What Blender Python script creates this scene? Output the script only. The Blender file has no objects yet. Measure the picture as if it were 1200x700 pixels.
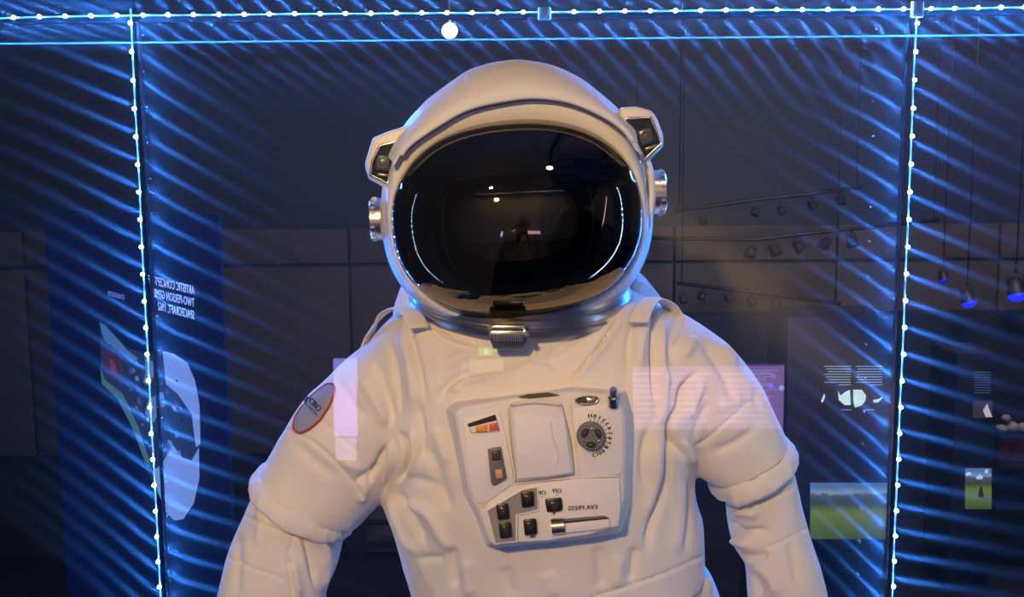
import bpy, bmesh, math, random
import numpy as np
from mathutils import Vector, Matrix, noise

random.seed(7)
PI = math.pi
SC = bpy.context.scene
COL = SC.collection

# ------------------------------------------------------------------ camera
FPX = 1250.0
CAM = Vector((0.0, -1.30, 1.65))
PITCH = math.radians(-7.3)
ROLL = math.radians(0.5)
_F = Vector((0, math.cos(PITCH), math.sin(PITCH)))
_R0 = Vector((1, 0, 0))
_U0 = _R0.cross(_F)
_R = _R0 * math.cos(ROLL) - _U0 * math.sin(ROLL)
_U = _U0 * math.cos(ROLL) + _R0 * math.sin(ROLL)
cd = bpy.data.cameras.new('camera')
cam = bpy.data.objects.new('camera', cd)
COL.objects.link(cam)
cam.matrix_world = Matrix(((_R.x, _U.x, -_F.x, CAM.x), (_R.y, _U.y, -_F.y, CAM.y), (_R.z, _U.z, -_F.z, CAM.z), (0, 0, 0, 1)))
cd.sensor_width = 36
cd.lens = 36 * FPX / 1200
cd.clip_start = 0.02
SC.camera = cam

# ------------------------------------------------------------------ view, world, lights
SC.view_settings.view_transform = 'Standard'
SC.view_settings.look = 'None'
SC.view_settings.gamma = 1
SC.view_settings.exposure = 0.0
w = bpy.data.worlds.new('world')
SC.world = w
w.use_nodes = True
w.node_tree.nodes['Background'].inputs[0].default_value = (0.10, 0.13, 0.25, 1)
w.node_tree.nodes['Background'].inputs[1].default_value = 0.03


def lamp(name, kind, loc, target, power, color, size=0.1, spot=None, blend=0.6):
    d = bpy.data.lights.new(name, kind)
    d.energy = power
    d.color = color
    if kind == 'AREA':
        d.shape = 'RECTANGLE'
        d.size = size[0]
        d.size_y = size[1]
    else:
        d.shadow_soft_size = size
    if kind == 'SPOT':
        d.spot_size = math.radians(spot)
        d.spot_blend = blend
    o = bpy.data.objects.new(name, d)
    COL.objects.link(o)
    o.location = loc
    o.rotation_euler = (Vector(target) - Vector(loc)).to_track_quat('-Z', 'Y').to_euler()
    return o


# warm gallery key spot before the case, an added fill, then room washes
lamp('warm_spot_key', 'SPOT', (-0.50, -2.3, 2.45), (0.0, 0, 1.24), 168, (1.0, 0.65, 0.23), 0.05, 29)
lamp('added_warm_fill', 'SPOT', (0.60, -1.3, 3.3), (0.05, 0, 1.35), 20, (1.0, 0.72, 0.62), 0.08, 26)  # added fill, stands for no lamp of the room
lamp('added_wash_right', 'AREA', (1.8, 2.2, 2.4), (1.6, 4.6, 1.6), 24, (1.0, 0.82, 0.66), (0.5, 0.3))  # added light, lifts the taupe wall on the right
lamp('added_wall_wash', 'AREA', (0.0, -3.3, 3.3), (0.0, -4.4, 1.2), 34, (1.0, 0.85, 0.60), (4.0, 0.2))  # added and unseen, brightens the wall that the visor mirrors
lamp('front_violet_wash', 'SPOT', (1.6, -2.6, 2.2), (1.9, -3.6, 3.6), 30, (0.12, 0.08, 1.0), 0.05, 80)
lamp('added_wash_left', 'AREA', (-1.0, 2.2, 2.0), (-1.0, 4.6, 1.3), 5, (0.9, 0.78, 0.85), (0.5, 0.3))  # added light, lifts the dark wall on the left
lamp('added_wash_blue', 'AREA', (0.0, 1.2, 2.2), (0.2, 4.6, 2.3), 13, (0.16, 0.36, 1.0), (2.2, 0.3))  # added blue light, tints the far wall navy
lamp('gallery_uplight_violet', 'SPOT', (3.0, 3.2, 1.4), (3.0, 4.6, 2.2), 16, (0.25, 0.12, 1.0), 0.05, 90)


# ------------------------------------------------------------------ helpers
def P(u, v, y):
    """point of the world plane Y=y that the photograph shows at pixel (u, v)"""
    d = _F + _R * ((u - 600) / FPX) + _U * ((350 - v) / FPX)
    return CAM + d * ((y - CAM.y) / d.y)


def proj(co):
    """n x 3 world points -> pixel arrays"""
    q = co - np.array(CAM)
    z = q @ np.array(_F)
    return 600 + FPX * (q @ np.array(_R)) / z, 350 - FPX * (q @ np.array(_U)) / z


def mpp(y):
    return (y - CAM.y) / FPX


MATS = {}


def mat(name, color, rough=0.6, metal=0.0, bump=0.0, bscale=200, emit=None, estr=1.0, var=0.0, vscale=8, spec=0.5, sheen=0.0, bdist=0.001):
    if name in MATS:
        return MATS[name]
    m = bpy.data.materials.new(name)
    m.use_nodes = True
    nt = m.node_tree
    b = nt.nodes['Principled BSDF']
    b.inputs['Base Color'].default_value = (*color, 1)
    b.inputs['Roughness'].default_value = rough
    b.inputs['Metallic'].default_value = metal
    b.inputs['Specular IOR Level'].default_value = spec
    if sheen:
        b.inputs['Sheen Weight'].default_value = sheen
    tc = nt.nodes.new('ShaderNodeTexCoord')
    if var:
        n = nt.nodes.new('ShaderNodeTexNoise')
        n.inputs['Scale'].default_value = vscale
        n.inputs['Detail'].default_value = 4
        nt.links.new(tc.outputs['Object'], n.inputs['Vector'])
        mx = nt.nodes.new('ShaderNodeMix')
        mx.data_type = 'RGBA'
        mx.inputs[6].default_value = (*[c * (1 - var) for c in color], 1)
        mx.inputs[7].default_value = (*[min(1, c * (1 + var)) for c in color], 1)
        nt.links.new(n.outputs['Fac'], mx.inputs[0])
        nt.links.new(mx.outputs[2], b.inputs['Base Color'])
    if bump:
        n = nt.nodes.new('ShaderNodeTexNoise')
        n.inputs['Scale'].default_value = bscale
        n.inputs['Detail'].default_value = 3
        nt.links.new(tc.outputs['Object'], n.inputs['Vector'])
        bp = nt.nodes.new('ShaderNodeBump')
        bp.inputs['Strength'].default_value = bump
        bp.inputs['Distance'].default_value = bdist
        nt.links.new(n.outputs['Fac'], bp.inputs['Height'])
        nt.links.new(bp.outputs['Normal'], b.inputs['Normal'])
    if emit:
        b.inputs['Emission Color'].default_value = (*emit, 1)
        b.inputs['Emission Strength'].default_value = estr
    MATS[name] = m
    return m


def link(name, me, material, parent=None, label=None, smooth=True):
    o = bpy.data.objects.new(name, me)
    COL.objects.link(o)
    if material and not me.materials:
        me.materials.append(material)
    if smooth:
        for p in me.polygons:
            p.use_smooth = True
    if parent is not None:
        o.parent = parent
        o.matrix_parent_inverse = PINV[parent.name]
    PINV[o.name] = Matrix.Identity(4)
    if label:
        o['label'] = label
    return o


PINV = {}


def thing(name, loc, label, cat, group=None):
    o = bpy.data.objects.new(name, None)
    COL.objects.link(o)
    o.location = loc
    o.empty_display_size = 0.05
    o['label'] = label
    o['category'] = cat
    if group:
        o['group'] = group
    PINV[o.name] = Matrix.Translation(-Vector(loc))
    return o


def tag(o, label, cat, group=None):
    o['label'] = label
    o['category'] = cat
    if group:
        o['group'] = group
    return o


def struct(o):
    o['kind'] = 'structure'
    return o


def me_from(bm, name='m', sharp=None):
    me = bpy.data.meshes.new(name)
    bmesh.ops.recalc_face_normals(bm, faces=bm.faces)
    bm.to_mesh(me)
    bm.free()
    if sharp is not None:
        for p in me.polygons:
            p.use_smooth = True
        me.set_sharp_from_angle(angle=math.radians(sharp))
    return me


def box_bm(c, s, rot=None, bev=0.0, bm=None):
    bm2 = bmesh.new()
    bmesh.ops.create_cube(bm2, size=1)
    bmesh.ops.scale(bm2, vec=s, verts=bm2.verts)
    if bev:
        bmesh.ops.bevel(bm2, geom=list(bm2.edges), offset=bev, segments=2, affect='EDGES', profile=0.5)
    if rot:
        bmesh.ops.transform(bm2, matrix=rot, verts=bm2.verts)
    bmesh.ops.translate(bm2, vec=c, verts=bm2.verts)
    if bm is None:
        return bm2
    me = bpy.data.meshes.new('t')
    bm2.to_mesh(me)
    bm2.free()
    bm.from_mesh(me)
    bpy.data.meshes.remove(me)
    return bm


def box(name, c, s, m, parent=None, bev=0.0, rot=None, label=None):
    return link(name, me_from(box_bm(c, s, rot, bev), sharp=40), m, parent, label, smooth=False)


def prism(front, back, bev=0.0, segs=2):
    """closed solid between two corresponding polygons of world points"""
    bm = bmesh.new()
    a = [bm.verts.new(p) for p in front]
    b = [bm.verts.new(p) for p in back]
    n = len(a)
    bm.faces.new(a)
    bm.faces.new(b[::-1])
    for i in range(n):
        bm.faces.new((a[i], b[i], b[(i + 1) % n], a[(i + 1) % n]))
    bmesh.ops.recalc_face_normals(bm, faces=bm.faces)
    if bev:
        bmesh.ops.bevel(bm, geom=list(bm.edges), offset=bev, segments=segs, affect='EDGES', profile=0.5, clamp_overlap=True)
    return bm


def tube_bm(pts, r, n=8, closed=False, bm=None, flat=None):
    """tube along points; r number or list; flat=(normal, ratio) squashes it along normal"""
    bm = bm or bmesh.new()
    pts = [Vector(p) for p in pts]
    k = len(pts)
    rings = []
    up = None
    for i, p in enumerate(pts):
        if closed:
            t = pts[(i + 1) % k] - pts[i - 1]
        else:
            t = pts[min(i + 1, k - 1)] - pts[max(i - 1, 0)]
        t.normalize()
        if flat:
            a = Vector(flat[0])
            a = (a - t * a.dot(t)).normalized()
        else:
            a = (up if up is not None else (Vector((0, 0, 1)) if abs(t.z) < 0.9 else Vector((1, 0, 0))))
            a = (a - t * a.dot(t)).normalized()
        up = a
        b = t.cross(a)
        rr = r[i] if isinstance(r, (list, tuple)) else r
        f = flat[1] if flat else 1
        rings.append([bm.verts.new(p + a * (rr * f * math.cos(2 * PI * j / n)) + b * (rr * math.sin(2 * PI * j / n))) for j in range(n)])
    for i in range(k if closed else k - 1):
        A, B = rings[i], rings[(i + 1) % k]
        for j in range(n):
            bm.faces.new((A[j], A[(j + 1) % n], B[(j + 1) % n], B[j]))
    if not closed:
        bm.faces.new(rings[0][::-1])
        bm.faces.new(rings[-1])
    return bm


def smooth_path(pts, n=8, closed=False):
    pts = [Vector(p) for p in pts]
    out = []
    k = len(pts)
    rng = range(k) if closed else range(k - 1)
    for i in rng:
        if closed:
            p0, p1, p2, p3 = pts[i - 1], pts[i], pts[(i + 1) % k], pts[(i + 2) % k]
        else:
            p0, p1, p2, p3 = pts[max(i - 1, 0)], pts[i], pts[i + 1], pts[min(i + 2, k - 1)]
        for j in range(n):
            t = j / n
            out.append(0.5 * ((2 * p1) + (p2 - p0) * t + (2 * p0 - 5 * p1 + 4 * p2 - p3) * t * t + (-p0 + 3 * p1 - 3 * p2 + p3) * t ** 3))
    if not closed:
        out.append(pts[-1])
    return out


def lathe_bm(profile, origin, axis, n=48, bm=None):
    """profile: (radius, height along axis)"""
    bm = bm or bmesh.new()
    q = Vector((0, 0, 1)).rotation_difference(Vector(axis).normalized())
    o = Vector(origin)
    rings = []
    for r, h in profile:
        rings.append([bm.verts.new(o + q @ Vector((r * math.cos(2 * PI * j / n), r * math.sin(2 * PI * j / n), h))) for j in range(n)])
    for A, B in zip(rings, rings[1:]):
        for j in range(n):
            bm.faces.new((A[j], A[(j + 1) % n], B[(j + 1) % n], B[j]))
    for rg, rev in ((rings[0], True), (rings[-1], False)):
        if (Vector(rg[0].co) - Vector(rg[n // 2].co)).length > 1e-5:
            bm.faces.new(rg[::-1] if rev else rg)
    bmesh.ops.remove_doubles(bm, verts=bm.verts, dist=1e-6)
    return bm


def loft_bm(rings, bm=None, caps=True):
    bm = bm or bmesh.new()
    R = [[bm.verts.new(p) for p in rg] for rg in rings]
    n = len(R[0])
    for A, B in zip(R, R[1:]):
        for j in range(n):
            bm.faces.new((A[j], A[(j + 1) % n], B[(j + 1) % n], B[j]))
    if caps:
        bm.faces.new(R[0][::-1])
        bm.faces.new(R[-1])
    return bm


def ering(c, a, b, n=40, e=2.2):
    out = []
    for j in range(n):
        t = 2 * PI * j / n
        ct, st = math.cos(t), math.sin(t)
        out.append(c + a * math.copysign(abs(ct) ** (2 / e), ct) + b * math.copysign(abs(st) ** (2 / e), st))
    return out


def pxring(A, B, y, b, n=40, e=2.2, yb=None):
    """cross-section whose silhouette runs from pixel A to pixel B, centred at depth y, half depth b"""
    a0, b0 = P(A[0], A[1], y), P(B[0], B[1], y)
    return ering((a0 + b0) / 2, (b0 - a0) / 2, Vector((0, b, 0)), n, e)


def loft_smooth(rings, k=5):
    """Catmull-Rom between rings"""
    n = len(rings[0])
    cols = [smooth_path([rg[j] for rg in rings], k) for j in range(n)]
    return [[cols[j][i] for j in range(n)] for i in range(len(cols[0]))]


def apply_mods(me, mods):
    """run modifiers on a mesh and return the result"""
    o = bpy.data.objects.new('tmp', me)
    COL.objects.link(o)
    for kind, kw in mods:
        md = o.modifiers.new('m', kind)
        for a, b in kw.items():
            setattr(md, a, b)
    bpy.context.view_layer.update()
    dg = bpy.context.evaluated_depsgraph_get()
    out = bpy.data.meshes.new_from_object(o.evaluated_get(dg))
    bpy.data.objects.remove(o)
    return out


def seg_dist(U, V, pts):
    best = np.full(U.shape, 1e9)
    bt = np.zeros(U.shape)
    side = np.zeros(U.shape)
    L = [math.hypot(pts[i + 1][0] - pts[i][0], pts[i + 1][1] - pts[i][1]) for i in range(len(pts) - 1)]
    T = sum(L)
    acc = 0
    for i, l in enumerate(L):
        ax, ay = pts[i]
        bx, by = pts[i + 1]
        dx, dy = (bx - ax) / l, (by - ay) / l
        t = np.clip((U - ax) * dx + (V - ay) * dy, 0, l)
        ex, ey = U - (ax + dx * t), V - (ay + dy * t)
        d = np.hypot(ex, ey)
        s = np.sign(dx * ey - dy * ex)
        m = d < best
        best = np.where(m, d, best)
        bt = np.where(m, (acc + t) / T, bt)
        side = np.where(m, s, side)
        acc += l
    return best, bt, side


def sculpt(me, folds, wrinkle=0.0015, wscale=14):
    """push cloth vertices along their normals: folds = (kind, points, width px, height mm)"""
    n = len(me.vertices)
    co = np.empty(n * 3)
    me.vertices.foreach_get('co', co)
    co = co.reshape(-1, 3)
    nr = np.empty(n * 3)
    me.vertices.foreach_get('normal', nr)
    nr = nr.reshape(-1, 3)
    U, V = proj(co)
    tocam = np.array(CAM) - co
    tocam /= np.linalg.norm(tocam, axis=1)[:, None]
    facing = np.clip((nr * tocam).sum(1) * 3, 0, 1)
    d = np.zeros(n)
    for kind, pts, wd, h in folds:
        if kind in 'cr':
            wd *= 0.72
        if len(pts) > 2:
            pts = [(p.x, p.y) for p in smooth_path([(a, b, 0) for a, b in pts], 5)]
        dist, t, side = seg_dist(U, V, pts)
        tap = np.clip(np.minimum(t, 1 - t) * 5 + 0.15, 0, 1) if kind != 'seam' else 1.0
        if kind == 'band':
            f = np.exp(-(dist / wd) ** 6)
        elif kind == 'step':      # overlap: high on the left-hand side of the line, soft fall away
            f = np.where(side > 0, np.exp(-(dist / wd) ** 2), -0.35 * np.exp(-(dist / (wd * 0.35)) ** 2))
        else:
            f = np.exp(-(dist / wd) ** 2)
        d += f * tap * h * 0.001 * 1.5
    W = np.array([noise.noise(Vector(c) * wscale) * 0.7 + noise.noise(Vector((c[0] * 2.5, c[1] * 2.5, c[2])) * wscale) * 0.5 for c in co])
    F2 = np.array([1 - abs(noise.noise(Vector((c[0] * 1.0, c[1], c[2] * 0.75)) * wscale * 1.9 + Vector((3, 7, 1)))) * 2.2 for c in co])
    co = co + nr * (d * facing + W * wrinkle + F2 * wrinkle * 0.55)[:, None]
    me.vertices.foreach_set('co', co.ravel())
    me.update()


FONT = {}


def text_mesh(body, size, align='CENTER', depth=0.0):
    c = bpy.data.curves.new('t', 'FONT')
    c.body = body
    c.size = size
    c.align_x = align
    c.align_y = 'CENTER'
    c.extrude = depth
    c.resolution_u = 2
    o = bpy.data.objects.new('t', c)
    COL.objects.link(o)
    bpy.context.view_layer.update()
    me = bpy.data.meshes.new_from_object(o.evaluated_get(bpy.context.evaluated_depsgraph_get()))
    bpy.data.objects.remove(o)
    return me


def text(name, body, size, origin, xd, yd, m, parent, bold=0.0, align='CENTER', label=None):
    """lettering as a thin mesh in the plane of xd and yd (mirrored when xd points left)"""
    me = text_mesh(body, size, align)
    xd, yd = Vector(xd), Vector(yd)
    z = xd.normalized().cross(yd.normalized())
    M = Matrix(((xd.x, yd.x, z.x, origin[0]), (xd.y, yd.y, z.y, origin[1]), (xd.z, yd.z, z.z, origin[2]), (0, 0, 0, 1)))
    me.transform(M)
    if bold:
        bm = bmesh.new()
        bm.from_mesh(me)
        me0 = me.copy()
        for k in (1, -1):
            t = me0.copy()
            t.transform(Matrix.Translation(xd.normalized() * bold * k))
            bm.from_mesh(t)
        bm.to_mesh(me)
        bm.free()
    return link(name, me, m, parent, label, smooth=False)


# ------------------------------------------------------------------ materials
cloth = mat('white_ortho_fabric', (0.80, 0.745, 0.665), 0.85, bump=0.35, bscale=900, var=0.05, vscale=10, sheen=0.2, bdist=0.0006)
cloth2 = mat('white_helmet_cover', (0.78, 0.75, 0.74), 0.75, bump=0.15, bscale=700, var=0.03, sheen=0.1, bdist=0.0005)
plastic = mat('cream_shell', (0.80, 0.77, 0.72), 0.42, var=0.03)
panelm = mat('cream_panel', (0.82, 0.77, 0.70), 0.55, bump=0.1, bscale=500, bdist=0.0005)
chrome = mat('polished_metal', (0.80, 0.78, 0.76), 0.27, 1.0)
steel = mat('brushed_ring_metal', (0.55, 0.54, 0.55), 0.30, 1.0, bump=0.1, bscale=120)
darkmetal = mat('dark_grey_plate', (0.12, 0.12, 0.13), 0.4, 0.3)
black = mat('black_plastic', (0.012, 0.012, 0.013), 0.35)
blackmat = mat('black_matte', (0.010, 0.010, 0.012), 0.8)
greyk = mat('dial_grey', (0.16, 0.155, 0.16), 0.4)
ink = mat('black_ink', (0.02, 0.02, 0.02), 0.7)
thread = mat('seam_thread', (0.52, 0.46, 0.42), 0.9)


def visor_material():
    m = bpy.data.materials.new('gold_black_visor')
    m.use_nodes = True
    b = m.node_tree.nodes['Principled BSDF']
    b.inputs['Base Color'].default_value = (0.17, 0.135, 0.09, 1)
    b.inputs['Metallic'].default_value = 1
    b.inputs['Roughness'].default_value = 0.02
    return m


def clear_glass(name, tint=(1, 1, 1), ior=1.5):
    m = bpy.data.materials.new(name)
    m.use_nodes = True
    nt = m.node_tree
    nt.nodes.clear()
    out = nt.nodes.new('ShaderNodeOutputMaterial')
    tr = nt.nodes.new('ShaderNodeBsdfTransparent')
    tr.inputs[0].default_value = (*tint, 1)
    gl = nt.nodes.new('ShaderNodeBsdfGlossy')
    gl.inputs['Roughness'].default_value = 0.0
    fr = nt.nodes.new('ShaderNodeFresnel')
    fr.inputs[0].default_value = ior
    mx = nt.nodes.new('ShaderNodeMixShader')
    nt.links.new(fr.outputs[0], mx.inputs[0])
    nt.links.new(tr.outputs[0], mx.inputs[1])
    nt.links.new(gl.outputs[0], mx.inputs[2])
    nt.links.new(mx.outputs[0], out.inputs[0])
    return m


def streak_glass(angle, name='streak_glass'):
    """made-up one-way gloss that spreads every point of light into a lens-flare streak"""
    m = bpy.data.materials.new(name)
    m.use_nodes = True
    nt = m.node_tree
    nt.nodes.clear()
    out = nt.nodes.new('ShaderNodeOutputMaterial')
    tr = nt.nodes.new('ShaderNodeBsdfTransparent')
    tr.inputs[0].default_value = (0.97, 0.97, 0.97, 1)
    gl = nt.nodes.new('ShaderNodeBsdfAnisotropic')
    gl.distribution = 'GGX'
    gl.inputs['Color'].default_value = (0.011, 0.011, 0.011, 1)
    gl.inputs['Roughness'].default_value = 0.42
    gl.inputs['Anisotropy'].default_value = 0.84
    tg = nt.nodes.new('ShaderNodeCombineXYZ')
    a = math.radians(angle)
    tg.inputs[0].default_value = math.cos(a)
    tg.inputs[1].default_value = 0
    tg.inputs[2].default_value = math.sin(a)
    nt.links.new(tg.outputs[0], gl.inputs['Tangent'])
    ad = nt.nodes.new('ShaderNodeAddShader')
    nt.links.new(tr.outputs[0], ad.inputs[0])
    nt.links.new(gl.outputs[0], ad.inputs[1])
    g2 = nt.nodes.new('ShaderNodeBsdfAnisotropic')
    g2.distribution = 'GGX'
    g2.inputs['Color'].default_value = (0.004, 0.004, 0.004, 1)
    g2.inputs['Roughness'].default_value = 0.45
    a2 = nt.nodes.new('ShaderNodeAddShader')
    nt.links.new(ad.outputs[0], a2.inputs[0])
    nt.links.new(g2.outputs[0], a2.inputs[1])
    nt.links.new(a2.outputs[0], out.inputs[0])
    return m


visor_m = visor_material()
glass_m = clear_glass('clear_glass')
streak_m = streak_glass(50)
streak_side = streak_glass(70)

# ================================================================== SETTING
YR = 0.75      # plane of the case's rear frame
YW = 4.6       # far wall of the gallery behind it
wallm = mat('dark_taupe_wall', (0.115, 0.095, 0.085), 0.8, bump=0.1, bscale=60)
navym = mat('dark_navy_soffit', (0.030, 0.040, 0.065), 0.7)
floorm = mat('dark_floor', (0.02, 0.02, 0.025), 0.5)

struct(box('floor', (0, 0.3, -0.05), (9, 9.5, 0.1), floorm))
struct(box('ceiling', (0, 0.3, 3.65), (9, 9.5, 0.1), navym))
struct(box('wall_left', (-4.45, 0.3, 1.8), (0.1, 9.5, 3.6), mat('deep_blue_wall', (0.008, 0.014, 0.05), 0.8)))
struct(box('wall_right', (4.45, 0.3, 1.8), (0.1, 9.5, 3.6), wallm))
struct(box('wall_front', (0, -4.45, 1.8), (9, 0.1, 3.6), mat('brown_front_wall', (0.26, 0.22, 0.17), 0.8)))
wb = struct(box('wall_back', (0, YW + 0.06, 1.8), (9, 0.1, 3.6), navym))
for i in range(10):
    x = -4.05 + i * 0.9
    box('wall_panel', (x, YW, 0.55), (0.885, 0.03, 1.06), wallm, wb, bev=0.004)
ztop = P(900, 262, YW).z
for i in range(10):
    x = -4.05 + i * 0.9
    box('wall_panel', (x, YW, (1.09 + ztop) / 2), (0.885, 0.03, ztop - 1.11), wallm, wb, bev=0.004)

# ================================================================== DISPLAY CASE
alum = mat('dark_anodised_aluminium', (0.05, 0.055, 0.065), 0.45, 0.6)
railm = mat('pale_edge_strip', (0.16, 0.20, 0.26), 0.5, 0.0)
case = thing('display_case', (0, 0.08, 0), 'glass display case around the white spacesuit, with thin dark frame and black plinth', 'display case')
xl0, xr0 = P(169, 350, YR).x, P(1061, 350, YR).x
ztop_c = P(600, 15, YR).z
zb_c = 0.30
box('plinth', ((xl0 + xr0) / 2, 0.08, 0.14), (xr0 - xl0 + 0.1, 1.55, 0.28), blackmat, case, bev=0.006)
for x in (xl0, xr0):
    box('rear_post', (x, YR + 0.048, (zb_c + ztop_c) / 2), (0.004, 0.012, ztop_c - zb_c), alum, case)
    box('front_post', (x, -0.66, (zb_c + ztop_c + 0.1) / 2), (0.02, 0.02, ztop_c + 0.1 - zb_c), alum, case)
box('rear_rail', (0, YR + 0.048, ztop_c), (4.4, 0.012, 0.010), alum, case)
box('edge_trim', (0, YR + 0.022, P(600, 46, YR + 0.02).z), (4.4, 0.004, 0.003), railm, case, label='thin bright metal line under the top light strip')
for x0_, x1_, m_ in ((-2.3, xl0 - 0.004, streak_side), (xl0 + 0.001, xr0 - 0.001, streak_m), (xr0 + 0.004, 2.3, streak_side)):
    box('streak_glass_pane', ((x0_ + x1_) / 2, YR + 0.034, (zb_c + ztop_c + 0.4) / 2), (x1_ - x0_, 0.006, ztop_c + 0.4 - zb_c), m_, case)  # panes added so that the leds draw flare streaks
box('front_glass_pane', (0, -0.66, (zb_c + ztop_c + 0.25) / 2), (2.2, 0.006, ztop_c + 0.25 - zb_c), glass_m, case)

# ------------------------------------------------------------------ led strips
ledm = mat('led_emitter', (0.8, 0.9, 1.0), 0.4, emit=(0.035, 0.23, 1.0), estr=6500)
tubem = mat('led_strip_tubing', (0.10, 0.12, 0.16), 0.3, emit=(0.16, 0.34, 1.0), estr=0.45)
chipm = mat('led_housing', (0.35, 0.4, 0.5), 0.4)
bm = bmesh.new()
bmesh.ops.create_icosphere(bm, subdivisions=2, radius=0.0031)
led_me = me_from(bm)
led_me.materials.append(ledm)
led_dim = led_me.copy()
led_dim.materials.clear()
led_dim.materials.append(mat('led_emitter_soft', (0.8, 0.9, 1.0), 0.4, emit=(0.25, 0.50, 1.0), estr=380))
led_right = led_me.copy()
led_right.materials.clear()
led_right.materials.append(mat('led_emitter_white', (0.8, 0.9, 1.0), 0.4, emit=(0.38, 0.62, 1.0), estr=750))
led_far = led_me.copy()
led_far.materials.clear()
led_far.materials.append(mat('led_emitter_opposite', (0.8, 0.9, 1.0), 0.4, emit=(0.3, 0.55, 1.0), estr=60))
chip_me = me_from(box_bm((0, 0.004, 0), (0.006, 0.003, 0.007), bev=0.0008))
chip_me.materials.append(chipm)


def led_strip(a, b, n, label, wob=0.0015, bead=None):
    a, b = Vector(a), Vector(b)
    t = thing('led_strip', a, label, 'light strip', 'light strips round the case')
    pts = []
    for i in range(n * 2 + 1):
        p = a.lerp(b, i / (n * 2))
        pts.append(p + Vector((noise.noise(p * 6), 0, noise.noise(p * 6 + Vector((9, 0, 0))))) * wob)
    link('strip_tubing', me_from(tube_bm([p + Vector((0, 0.006, 0)) for p in pts], 0.0018, 6)), tubem, t)
    for i in range(n):
        p = pts[i * 2 + 1]
        for nm, me in (('led_housing', chip_me), ('led', bead or led_me)):
            o = bpy.data.objects.new(nm, me)
            COL.objects.link(o)
            o.parent = t
            o.location = p - a
    return t


yl = YR
led_strip(P(-60, 22.5, yl), P(151, 17.5, yl), 7, 'blue-white light strip across the top, left of the left upright')
top = led_strip(P(152, 17.5, yl), P(1074, 10, yl), 31, 'long blue-white light strip across the top above the helmet')
led_strip(P(1078, 10, yl), P(1270, 7.5, yl), 7, 'blue-white light strip across the top, right of the right upright')
led_strip(P(151, 10, yl), P(192, 790, yl), 25, 'blue-white upright light strip left of the spacesuit, over the capsule picture')
led_strip(P(1076, 10, yl), P(1043, 790, yl), 25, 'blue-white upright light strip right of the spacesuit')
cl = P(638, 16, yl - 0.008)
box('mounting_clip', cl, (0.024, 0.012, 0.024), mat('clear_clip', (0.75, 0.85, 0.9), 0.2), top, bev=0.003, label='square clear plastic mounting clip')
cl = P(1075, 11, yl - 0.008)
box('corner_connector', cl, (0.022, 0.012, 0.03), MATS['clear_clip'], top, bev=0.003)
# side strips outside the frame, seen in the visor
for x, sd in ((-0.98, 'left'), (0.98, 'right')):
    led_strip((x, -0.15, 0.35), (x, -0.15, ztop_c), 32, 'upright light strip on the %s side wall of the case, outside the picture' % sd, 0, led_dim if sd == 'left' else led_right)
# light frame of the case opposite, mirrored small in the visor
for a_, b_, n_, lb in (((-0.95, -2.9, 0.35), (0.95, -2.9, 0.35), 40, 'foot'), ((-0.95, -2.9, 2.6), (0.95, -2.9, 2.6), 20, 'top'), ((-0.97, -2.9, 0.35), (-0.97, -2.9, 2.6), 24, 'left side'), ((0.97, -2.9, 0.35), (0.97, -2.9, 2.6), 24, 'right side')):
    led_strip(a_, b_, n_, 'light strip on the %s of the case opposite the spacesuit' % lb, 0, led_far)

# ================================================================== SPACESUIT
suit = thing('spacesuit', (0.0, 0.0, 0.30), 'white spacesuit with dark bubble visor and chest control box standing in the case', 'spacesuit')

# ---- upper garment (torso + both upper sleeves in one skin)
T = [  # left px, right px, depth centre, half depth
    ((505, 338), (722, 330), 0.03, 0.09),
    ((486, 352), (742, 342), 0.025, 0.105),
    ((458, 372), (778, 360), 0.02, 0.12),
    ((434, 400), (818, 388), 0.015, 0.13),
    ((424, 430), (846, 422), 0.01, 0.138),
    ((428, 470), (850, 465), 0.005, 0.142),
    ((440, 510), (832, 505), 0.0, 0.145),
    ((449, 545), (815, 540), 0.0, 0.145),
    ((448, 580), (813, 575), 0.0, 0.145),
    ((462, 620), (821, 610), 0.0, 0.145),
    ((476, 665), (823, 640), 0.0, 0.147),
    ((488, 712), (823, 664), 0.0, 0.150),
]
tr = loft_smooth([pxring(a, b, y, d, 56, 2.35) for a, b, y, d in T], 4)
bm = loft_bm(tr)
L = [((452, 392), (545, 450), 0.0, 0.085), ((420, 412), (512, 480), 0.0, 0.09), ((388, 440), (492, 515), -0.005, 0.088),
     ((350, 477), (474, 552), -0.01, 0.082), ((327, 515), (452, 582), -0.012, 0.078), ((310, 543), (430, 604), -0.015, 0.076),
     ((303, 556), (420, 615), -0.015, 0.074)]
loft_bm(loft_smooth([pxring(a, b, y, d, 40) for a, b, y, d in L], 4), bm)
Rr = [((725, 440), (800, 368), 0.0, 0.085), ((760, 462), (848, 400), 0.0, 0.09), ((778, 492), (884, 442), -0.005, 0.088),
      ((790, 522), (902, 474), -0.01, 0.082), ((806, 548), (914, 500), -0.012, 0.078), ((828, 562), (920, 514), -0.015, 0.074)]
loft_bm(loft_smooth([pxring(a, b, y, d, 40) for a, b, y, d in Rr], 4), bm)
me = me_from(bm)
me = apply_mods(me, [('REMESH', dict(mode='VOXEL', voxel_size=0.0023)), ('SMOOTH', dict(factor=0.5, iterations=14))])
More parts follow.
